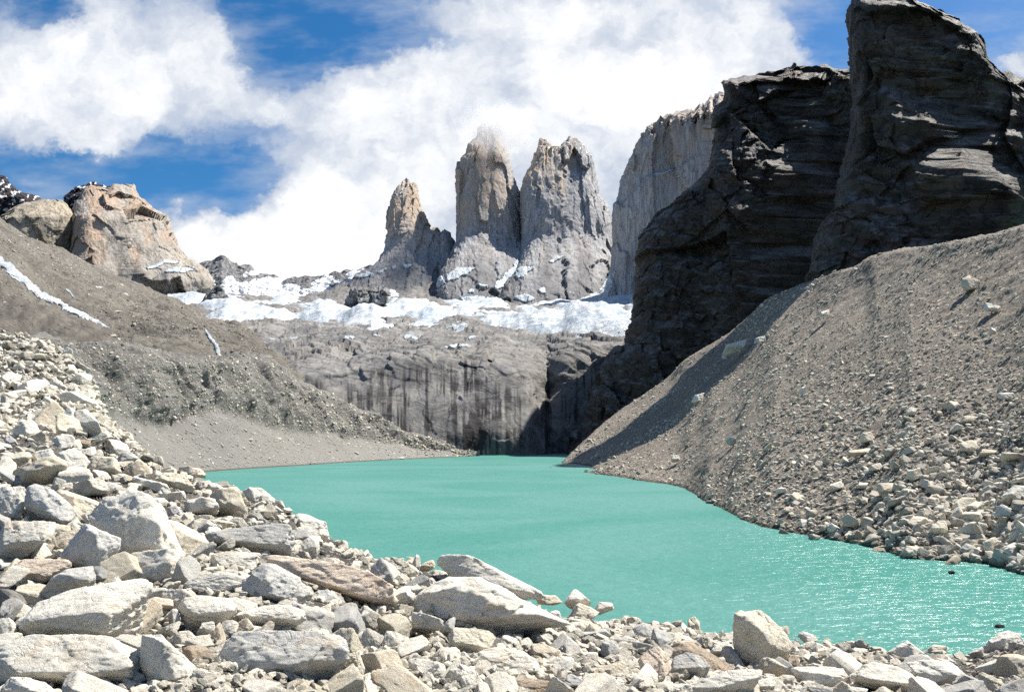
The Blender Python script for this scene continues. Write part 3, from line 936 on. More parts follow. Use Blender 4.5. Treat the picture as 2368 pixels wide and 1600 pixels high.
SNOW_W = [[(1502, 400), (1530, 398), (1560, 388), (1556, 396), (1530, 406), (1510, 408)], [(1566, 382), (1580, 372), (1578, 380), (1568, 386)], [(1600, 346), (1645, 334), (1645, 342), (1606, 352)], [(1472, 447), (1492, 443), (1490, 448), (1474, 451)], [(1616, 334), (1638, 320), (1640, 324), (1618, 338)], [(1405, 640), (1422, 622), (1424, 640), (1400, 710), (1375, 740), (1365, 735)]]


def wall_attr(P2, P):
    px, py = proj(P2)
    s = np.zeros(px.shape)
    n = fbm(np.stack([px * .02, py * .008, px * 0 + 5], -1), 4)
    return {'snow': s, 'warm': np.clip(1 - smooth01(py + n * 60 - (px - 1500) * -.25, 350, 430) + .3 * smooth01(n, 0, .5), 0, 1) * .6}


def wall_disp(P, N):
    base = granite_disp(6.5, 0.024, 33, fac=(60, 4, .18))(P, N)
    px, py = proj(P)
    step = smooth01(py - np.interp(px, [1440, 1500, 1560, 1650], [470, 405, 392, 335]), -4, 4) * 10
    sp_ = np.clip(ridged(np.stack([px * .09, py * .01, px * 0], -1), 3) - .4, 0, 1) * 14 * (1 - smooth01(py, 270, 330))
    return base + step + sp_


PW = loft(rW, 1950, 120, 220, 240, 40, 4.0)
build_mass('mountain', [PW], M_granite, wall_disp, wall_attr, 'granite face with ragged crest rising behind the black cliff', 'mountain', crest=(28, 15., .22), patches=SNOW_W)
rWd = [(234, 1646, 1660), (244, 1640, 1690), (254, 1616, 1700), (270, 1600, 1700), (283, 1562, 1700), (292, 1556, 1700)]
build_mass('dark_summit', [loft(rWd, 2010, 60, 60, 120, 30, 2.6)], M_dark_summit, granite_disp(12, 0.05, 4, .8, fac=(22, 1.3, .7)), lambda P2, P: {'snow': np.zeros(P2.shape[:2])}, 'thin black rock crest on top of the granite face', 'peak', 'dark summits')
# far sliver between the two black cliffs
build_mass('rock_peak', [loft([(152, 1985, 1990), (165, 1960, 2005), (180, 1950, 2030), (260, 1940, 2060)], 1500, 60, 50, 60, 20, 2.4)], M_granite, granite_disp(8, 0.04, 4, .5, fac=(22, 1.3, .7)), lambda P2, P: {'snow': np.zeros(P2.shape[:2]), 'warm': np.zeros(P2.shape[:2])}, 'small grey peak glimpsed in the notch between the black cliffs', 'peak')

# left massif, its cream shoulder and the dark summits behind
rM = [(426, 207, 240), (432, 200, 306), (437, 195, 309), (460, 183, 317), (470, 174, 330), (494, 168, 358), (501, 167, 379), (511, 167, 389), (546, 166, 397), (573, 165, 413), (601, 160, 434), (611, 155, 447), (635, 140, 470), (653, 120, 484), (680, 80, 480), (720, 60, 470)]


SNOW_M = [[(337, 617), (360, 612), (376, 600), (416, 606), (412, 612), (384, 608), (362, 620), (340, 624)], [(375, 628), (400, 618), (440, 618), (456, 612), (450, 626), (430, 632), (400, 630), (380, 634)], [(229, 438), (262, 434), (264, 439), (232, 442)], [(312, 494), (328, 488), (326, 493)]]


def massif_attr(P2, P):
    px, py = proj(P2)
    s = np.zeros(px.shape)
    n = fbm(np.stack([px * .02, py * .012, px * 0 + 9], -1), 4)
    wm = smooth01(n + inpoly(px, py, [(170, 500), (215, 490), (240, 560), (255, 640), (200, 620), (175, 570)]) * .6 + inpoly(px, py, [(325, 470), (395, 505), (398, 560), (375, 570), (360, 520)]) * .4 + (1 - smooth01(py, 450, 520)) * .35, .1, .55)
    return {'snow': s, 'warm': wm * (1 - smooth01(py, 590, 640)) * .95}


build_mass('mountain', [loft(rM, 1840, 130, 220, 280, 40, 3.6, skew=.75, lean=110)], M_massif, granite_disp(5, 0.019, 41, 0.3, .35, (80, 2.0, .36)), massif_attr, 'flat topped orange and grey granite massif on the left skyline', 'mountain', patches=SNOW_M)
rSh = [(463, 96, 138), (468, 80, 146), (474, 52, 153), (498, 10, 168), (532, -40, 180), (591, -120, 184), (640, -150, 205), (680, -150, 210)]
build_mass('mountain', [loft(rSh, 1690, 90, 120, 150, 30, 3.2, skew=.6, lean=80)], M_shoulder, granite_disp(6, 0.02, 51, 0.4, .4, (70, 1.6, .26)), lambda P2, P: {'snow': np.zeros(P2.shape[:2])}, 'cream coloured rock shoulder left of the orange massif', 'rock face')


def dark_attr(P2, P):
    px, py = proj(P2)
    return {'snow': .62 * smooth01(fbm(np.stack([px * .08, py * .1, px * 0], -1), 4), .02, .3)}


build_mass('dark_summit', [loft([(406, -14, 4), (412, -30, 14), (429, -60, 23), (443, -80, 45), (460, -90, 88), (500, -120, 120), (540, -150, 130)], 2100, 110, 110, 140, 30, 2.3)], M_dark_summit, granite_disp(13, 0.03, 61, .7, fac=(22, 1.3, .7)), dark_attr, 'black snow flecked summit at the far left edge', 'peak', 'dark summits')
build_mass('dark_summit', [loft([(421, 210, 217), (428, 200, 232), (434, 176, 256), (453, 152, 275), (480, 146, 290), (520, 140, 300)], 1960, 80, 90, 140, 30, 2.3)], M_dark_summit, granite_disp(10, 0.035, 67, .7, fac=(22, 1.3, .7)), dark_attr, 'black rock cap behind the orange massif', 'peak', 'dark summits')

# low back ridge with a small summit
cols = np.arange(400, 900, 1.8)
top = [(400, 640, 2650), (440, 618, 2650), (451, 611, 2650), (480, 606, 2650), (496, 601, 2650), (504, 596, 2650), (513, 590, 2650), (520, 597, 2650), (527, 603, 2650), (540, 609, 2650), (551, 613, 2650), (578, 615, 2650), (586, 625, 2650), (592, 634, 2650), (620, 635, 2650), (640, 642, 2650), (653, 650, 2650), (664, 645, 2650), (675, 644, 2650), (716, 640, 2650), (740, 638, 2650), (771, 634, 2650), (800, 627, 2650), (832, 622, 2650), (860, 618, 2650), (900, 605, 2650)]
foot = [(x, max(y + 62, 690), 2330) for x, y, d_ in top]
bk = [(x, y + 40, 2800) for x, y, d_ in top]
P = polar_patch(cols, [foot, top, bk], [130, 14])
N = grid_normals(P)
N = np.where(N[..., 1:2] > 0, -N, N)
P = P + N * (ridged(sc(P, .018, .018, .01), 5, .55) * 16 - 6 + fbm(sc(P, .05), 4) * 4)[..., None]
px, py = proj(P)
rk = fbm(np.stack([px * .03 + py * .02, py * .05, px * 0], -1), 5)
sn = smooth01(py - np.interp(px, [400, 450, 520, 590, 640, 700, 800, 900], [640, 655, 640, 630, 636, 650, 634, 628]) + rk * 46, 2, 14)
o = mk_obj('mountain_ridge', P.reshape(-1, 3), [grid_faces(*P.shape[:2])], M_ridge, {'snow': sn * .85}, origin=(-700, 2500, 500))
thing(o, 'low grey ridge streaked with snow left of the towers', 'ridge')

no_snow = lambda P2, P: {'snow': np.zeros(P2.shape[:2])}


def knob_snow(poly):
    return lambda P2, P: {'snow': snow_polys(P2, poly)}


build_mass('outcrop', [loft([(656, 500, 507), (664, 492, 514), (680, 480, 522), (700, 468, 536), (720, 455, 552), (742, 430, 580), (775, 410, 610)], 1050, 50, 110, 120, 30, 2.2)], M_ridge, granite_disp(9, .035, 71, .5, fac=(22, 1.3, .7)), no_snow, 'grey cone of rock standing at the left end of the glacier', 'rock outcrop', 'rock outcrops in the glacier')
build_mass('outcrop', [loft([(666, 822, 862), (671, 812, 894), (680, 806, 900), (700, 802, 899), (706, 800, 880), (730, 792, 858), (750, 782, 845), (775, 770, 838)], 1150, 40, 110, 120, 30, 2.8)], M_ridge, granite_disp(9, .035, 75, .3, fac=(22, 1.3, .7)), no_snow, 'blocky grey outcrop breaking through the middle of the glacier', 'rock outcrop', 'rock outcrops in the glacier')
build_mass('outcrop', [loft([(661, 1330, 1364), (668, 1326, 1368), (690, 1324, 1366), (715, 1322, 1352), (730, 1320, 1346), (755, 1316, 1340)], 2150, 50, 90, 80, 30, 2.8)], M_dark_summit, granite_disp(9, .04, 77, .3, fac=(22, 1.3, .7)), no_snow, 'dark rock stub in the snow below the broad tower', 'rock outcrop', 'rock outcrops in the glacier')

# ------------------------------------------------------------------ black cliffs
def strata_disp(amp, seed, tilt=0.25, benches=()):
    def fn(P, N):
        q = P[..., 2] + tilt * P[..., 0] - 0.1 * P[..., 1] + 5 * fbm(sc(P, .008) + seed, 3)
        s = 0
        for per, a in ((23.0, 1.0), (8.5, 0.55), (3.4, 0.3)):
            ph = (q / per + .12 * noise3(sc(P, .05, .05, .05) + per)) % 1.0
            brk = .4 + .6 * smooth01(noise3(sc(P, .018, .018, .05) + per + seed), -.25, .2)
            s = s + a * brk * (np.where(ph < .75, ph / .75, (1 - ph) / .25) - .5)
        e = fbm(sc(P, .14, .14, .16) + seed, 5, .6)
        vj = ridged(sc(P, .05, .05, .006) + seed, 4, .5) - .4
        fc = facets(P, 60, 1.6, int(seed), .15, .035, .05) + facets(P, 20, 1.3, int(seed) + 1, .20, .05, .05) + facets(P, 7, .8, int(seed) + 2, .30, .08, .05)
        P_ = P
        px, py = proj(P)
        wv = fbm(np.stack([px * .03, py * .03, px * 0 + seed], -1), 4) * 9
        bn = 0
        for line, depth, run in benches:       # shelves: the rock below a line stands forward
            lx = [q[0] for q in line]
            fade = smooth01(px, lx[0] - 30, lx[0] + 20) * (1 - smooth01(px, lx[-1] - 30, lx[-1] + 30))
            bn = bn + depth * fade * (smooth01(py + wv, 0, 1) * 0 + np.clip((py + wv - np.interp(px, lx, [q[1] for q in line])) / run, 0, 1) - .5)
        return amp * (s * .95 + vj * 1.3 + e * .3) + fc * 1.7 + bn
    return fn


def cliff_attr(P2, P):
    px, py = proj(P2)
    n = fbm(np.stack([px * .012, py * .02, px * 0], -1), 5)
    wm = smooth01(n, .12, .45) * .8 + np.exp(-((py - np.interp(px, [1600, 1800, 1980, 2200], [420, 395, 560, 560])) / 22.0) ** 2) * .5
    ln = np.abs(py + 14 * n - np.interp(px, [1980, 2080, 2150, 2240, 2300], [150, 112, 122, 142, 134])) < 2.2
    ln2 = np.abs(py + 14 * n - np.interp(px, [2000, 2060, 2150, 2250], [135, 160, 178, 184])) < 1.6
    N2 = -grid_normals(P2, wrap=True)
    ledge_glint = smooth01(N2[..., 2], .38, .70) * smooth01(fbm(np.stack([px * .05, py * .05, px * 0 + 2], -1), 4), -.25, .2) * (N2[..., 1] < .2)  # painted highlight: pale colour on upward-facing ledges imitates their sunlit shine
    return {'warm': np.clip(wm, 0, 1) * .7, 'stain_or_glint': np.maximum(ledge_glint * .5, (ln * (px > 2070) + ln2 * (px > 1990)) * .3)}


BA = [([(1650, 292), (1760, 300), (1840, 340), (1900, 385), (1960, 425)], 10, 50), ([(1690, 183), (1800, 196), (1880, 232), (1930, 300)], 7, 30),
      ([(1500, 560), (1650, 590), (1800, 585), (1950, 560)], 6, 26), ([(1650, 340), (1740, 345), (1820, 380)], 5, 22)]
BB = [([(2060, 200), (2170, 232), (2230, 290), (2260, 320)], 8, 40), ([(2110, 330), (2200, 318), (2280, 335), (2380, 410)], 10, 55),
      ([(1975, 455), (2010, 450), (2060, 460), (2110, 455)], 6, 20), ([(2180, 280), (2260, 255), (2380, 300)], 5, 24), ([(1950, 575), (2060, 560), (2200, 545)], 5, 25)]
rA = [(138, 1820, 1836), (144, 1818, 1862), (150, 1810, 1895), (156, 1800, 1925), (163, 1780, 1942), (170, 1728, 1950), (176, 1690, 1960), (184, 1672, 1990), (192, 1666, 2010), (215, 1668, 2030), (229, 1664, 2040), (246, 1650, 2050), (268, 1642, 2060), (312, 1643, 2080), (357, 1650, 2100), (392, 1648, 2110), (401, 1640, 2120), (424, 1614, 2140), (446, 1580, 2160), (486, 1547, 2180), (513, 1512, 2200), (544, 1487, 2220), (602, 1480, 2240), (669, 1467, 2260), (750, 1463, 2260), (803, 1459, 2260), (825, 1434, 2260), (879, 1409, 2260), (933, 1377, 2260), (987, 1345, 2260), (1040, 1316, 2260), (1075, 1300, 2260)]
PA = loft(rA, 480, 55, 420, 460, 40, 7.0, skew=-0.06, kmax=3, lean=52, ref=1750)
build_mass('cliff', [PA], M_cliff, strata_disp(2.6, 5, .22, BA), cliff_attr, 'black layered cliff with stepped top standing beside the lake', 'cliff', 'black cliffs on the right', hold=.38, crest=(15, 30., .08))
rB = [(-160, 1998, 2040), (-100, 1996, 2075), (-30, 1990, 2100), (0, 1988, 2114), (18, 1985, 2158), (24, 1980, 2182), (31, 1976, 2200), (53, 1975, 2240), (71, 1975, 2266), (107, 1975, 2287), (129, 1975, 2293), (156, 1975, 2328), (178, 1975, 2370), (230, 1973, 2420), (300, 1968, 2470), (401, 1948, 2520), (450, 1940, 2540), (490, 1934, 2560), (520, 1910, 2580), (560, 1890, 2600), (620, 1880, 2620), (700, 1860, 2640), (800, 1850, 2640), (1050, 1840, 2640)]
PB = loft(rB, 315, 40, 420, 430, 40, 7.0, skew=-0.03, kmax=3, lean=42, ref=2150)
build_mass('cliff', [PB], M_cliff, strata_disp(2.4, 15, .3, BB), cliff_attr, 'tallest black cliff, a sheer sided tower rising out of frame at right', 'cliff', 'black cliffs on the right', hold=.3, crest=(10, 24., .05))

# ------------------------------------------------------------------ right-hand scree
cols = np.arange(1270, 2760, 2.6)
shore = [(1270, 1080, 226), (1289, 1082, wl(1082)), (1379, 1096, wl(1096)), (1482, 1112, wl(1112)), (1560, 1122, wl(1122)), (1600, 1138, wl(1138)), (1630, 1160, wl(1160)), (1672, 1176, wl(1176)), (1709, 1199, wl(1199)), (1774, 1220, wl(1220)), (1828, 1231, wl(1231)), (1920, 1247, wl(1247)), (2039, 1269, wl(1269)), (2088, 1291, wl(1291)), (2202, 1296, wl(1296)), (2283, 1301, wl(1301)), (2368, 1328, wl(1328)), (2500, 1350, wl(1350)), (2760, 1380, wl(1380))]
under = [(x, y + 30, dd * 0.95) for x, y, dd in shore]
crest = [(1270, 1085, 235), (1289, 1080, 240), (1312, 1058, 262), (1335, 1036, 285), (1433, 949, 335), (1547, 874, 328), (1579, 838, 322), (1640, 800, 315), (1687, 771, 308), (1730, 735, 304), (1774, 692, 298), (1840, 665, 255), (1904, 641, 222), (1985, 619, 200), (2012, 598, 194), (2090, 582, 170), (2175, 570, 150), (2229, 560, 141), (2300, 545, 130), (2368, 527, 121), (2500, 500, 112), (2760, 480, 104)]
back = [(x, y + 2, dd + 90) for x, y, dd in crest]
cd_ = box_smooth(np.interp(cols, [q[0] for q in crest], [q[2] for q in crest]), 91, 0)
cy_ = np.interp(cols, [q[0] for q in crest], [q[1] for q in crest])
crest = list(zip(cols, cy_, cd_))
back = [(x, y + 2, dd + 90) for x, y, dd in crest]
P = polar_patch(cols, [under, shore, crest, back], [8, 260, 30], sm_u=9, sm_v=7)
N = grid_normals(P)
N = np.where(N[..., 2:3] < 0, -N, N)
vv = np.linspace(0, 1, P.shape[0])[:, None] * np.ones(P.shape[1])[None]
dd = P[..., 1]
dsp = fbm(sc(P, .03), 5) * .7 * smooth01(vv, .05, .25) + fbm(sc(P, .25), 5, .6) * 0.30 + ridged(sc(P, .022, .12, .03), 4) * 0.35 * smooth01(vv, .25, .5)
vs01 = np.clip((np.arange(P.shape[0]) - 8) / 260.0, 0, 1)[:, None]
dsp = dsp - 4 * vs01 * (1 - vs01) * dd * .016
P = P + N * dsp[..., None]
SCR_P, SCR_V, SCR_N = P, vv, N
structure(mk_obj('scree', P.reshape(-1, 3), [grid_faces(*P.shape[:2])], M_scree), label='grey scree slope running down to the right-hand shore')

# ------------------------------------------------------------------ near shore
CREST = [(-700, 690, 75), (0, 768, 62), (100, 783, 58), (168, 822, 54), (215, 890, 47), (250, 985, 38), (330, 1058, 31), (420, 1098, 27), (480, 1122, 25), (620, 1172, 22), (720, 1236, 20), (780, 1265, 19), (880, 1297, 17.5), (1000, 1316, 16), (1100, 1360, 15.5), (1240, 1412, 15), (1400, 1440, 15), (1560, 1460, 15), (1700, 1487, 15.5), (2000, 1515, 17), (2150, 1520, 19.5), (2250, 1515, 22), (2368, 1492, 26), (2900, 1460, 38)]
D0 = 3.0
Z0 = 6.45


def ground_z(px, d):
    pts = sorted(CREST)
    yc = np.interp(px, [p[0] for p in pts], [p[1] for p in pts])
    D = np.interp(px, [p[0] for p in pts], [p[2] for p in pts])
    zc = H + (HY - yc) / F * D
    t = (d - D0) / (D - D0)
    e = np.interp(px, [150, 480, 900], [1.8, 1.25, 1.0])
    z = Z0 + (zc - Z0) * np.clip(t, 0, 1) ** e
    z = z - np.clip(d - D, 0, None) * 0.52
    return np.maximum(z, -3.0), D


def relief(P, d):
    return fbm(sc(P, .5), 5, .55) * .24 * np.clip(d / 14, .12, 1.5)


def ground_hit(px, py):
    """distance at which the sight line of a photo point meets the near shore"""
    yc, D = ground_z(px, 1.0)[0], float(ground_z(px, 1.0)[1])
    ds = np.linspace(D0 * .8, D, 240)
    z, _ = ground_z(np.full(240, px), ds)
    yg = HY + (H - z) / ds * F
    yg = np.minimum.accumulate(yg)
    return float(np.interp(-py, -yg, ds))


cols = np.arange(-900, 3100, 7.0)
ts = np.concatenate([np.linspace(0.35, 1.0, 14, endpoint=False)])
pts = sorted(CREST)
Dc = np.interp(cols, [p[0] for p in pts], [p[2] for p in pts])
tt = np.concatenate([np.linspace(0, 1, 220) ** 1.5, 1 + np.linspace(0.02, 1.4, 50)])
dgrid = D0 + (Dc[None] - D0) * tt[:, None]
inner = np.linspace(0.6, D0, 12, endpoint=False)[:, None] * np.ones(len(cols))[None]
dgrid = np.concatenate([inner, dgrid], 0)
pxg = np.broadcast_to(cols[None], dgrid.shape)
zg, _ = ground_z(pxg, dgrid)
P = np.stack([(pxg - CX) / F * dgrid, dgrid, zg], -1)
P[..., 2] += relief(P, dgrid)
structure(mk_obj('shore', P.reshape(-1, 3), [grid_faces(*P.shape[:2])], M_shore), label='gravel bank under the near boulders')


# ------------------------------------------------------------------ rocks
def icosphere(level):
    p = (1 + 5 ** .5) / 2
    v = np.array([(-1, p, 0), (1, p, 0), (-1, -p, 0), (1, -p, 0), (0, -1, p), (0, 1, p), (0, -1, -p), (0, 1, -p), (p, 0, -1), (p, 0, 1), (-p, 0, -1), (-p, 0, 1)], float)
    v /= np.linalg.norm(v, axis=1, keepdims=True)
    f = np.array([(0, 11, 5), (0, 5, 1), (0, 1, 7), (0, 7, 10), (0, 10, 11), (1, 5, 9), (5, 11, 4), (11, 10, 2), (10, 7, 6), (7, 1, 8), (3, 9, 4), (3, 4, 2), (3, 2, 6), (3, 6, 8), (3, 8, 9), (4, 9, 5), (2, 4, 11), (6, 2, 10), (8, 6, 7), (9, 8, 1)])
    for _ in range(level):
        e = np.concatenate([f[:, [0, 1]], f[:, [1, 2]], f[:, [2, 0]]])
        e = np.sort(e, 1)
        u, inv = np.unique(e, axis=0, return_inverse=True)
        inv = inv.reshape(-1)
        m = v[u].sum(1)
        m /= np.linalg.norm(m, axis=1, keepdims=True)
        n, k = len(v), len(f)
        a, b_, c_ = inv[:k] + n, inv[k:2 * k] + n, inv[2 * k:] + n
        v = np.concatenate([v, m])
        f = np.concatenate([np.stack([f[:, 0], a, c_], 1), np.stack([f[:, 1], b_, a], 1), np.stack([f[:, 2], c_, b_], 1), np.stack([a, b_, c_], 1)])
    return v, f


ICO = {k: icosphere(k) for k in range(0, 6)}


def hull_planes(pts):
    bm = bmesh.new()
    for p in pts:
        bm.verts.new(p)
    r = bmesh.ops.convex_hull(bm, input=bm.verts[:])
    bm.normal_update()
    nn, dd = [], []
    vs_ = [v for v in bm.verts if v.link_faces]
    c = sum((v.co for v in vs_), Vector()) / len(vs_)
    for f in bm.faces:
        n = f.normal
        dist = n.dot(f.verts[0].co - c)
        if dist < 0:
            n, dist = -n, -dist
        if f.calc_area() > 1e-9:
            nn.append(tuple(n)); dd.append(max(dist, 1e-3))
    bm.free()
    nn, dd = np.array(nn), np.array(dd)
    keep = []
    for i in range(len(nn)):      # near-coplanar facets count once
        if all(not (nn[i] @ nn[j] > 0.995 and abs(dd[i] - dd[j]) < 0.02) for j in keep):
            keep.append(i)
    return nn[keep], dd[keep], np.array(c)


def rock_from_planes(n, dd, level, p, seed, rough=0.05, chips=10, cut=(.80, .95), fract=.0):
    r_ = np.random.default_rng(seed)
    v, f = ICO[level]
    # support distance of the solid, for chips off its corners
    a = v @ n.T / dd[None]
    r = (np.clip(a, 1e-6, None) ** p).sum(1) ** (-1.0 / p)
    pts = v * r[:, None]
    if chips:
        k = r_.normal(size=(chips, 3))
        k /= np.linalg.norm(k, axis=1, keepdims=True)
        sup = (pts @ k.T).max(0)
        n = np.concatenate([n, k]); dd = np.concatenate([dd, sup * r_.uniform(*cut, chips)])
        a = v @ n.T / dd[None]
        r = (np.clip(a, 1e-6, None) ** p).sum(1) ** (-1.0 / p)
    off = r_.uniform(0, 90, 3)
    q = v * r[:, None]
    r = r * (1 + rough * (fbm(q * 1.8 + off, 3, .5) + .5 * fbm(q * 6.5 + off, 4, .65)))
    if fract:      # conchoidal breaks: small tilted facets over the faces
        q = v * r[:, None] + off
        q2 = np.stack([q[:, 0] + .6 * q[:, 1], q[:, 1], q[:, 2] - .5 * q[:, 1]], -1)
        r = r * (1 + fract * (facets(q2, .62, .8, seed, .8, .2, .12) + facets(q2, .24, .8, seed + 1, .9, .2, .12)))
    return v * r[:, None], f


ZOOM = {'7': (0, 1100, 2.905), '8': (800, 1200, 2.905), '9': (1568, 1200, 2.905), '6': (0, 720, 3.2714), '5': (1200, 500, 1.8467)}
TINT = {'w': (.74, .70, .605), 'g': (.57, .555, .51), 'p': (.72, .60, .475), 'b': (.44, .355, .265), 't': (.66, .585, .46), 's': (.47, .465, .44), 'd': (.26, .245, .22), 'o': (.68, .62, .49), 'k': (.06, .055, .05)}
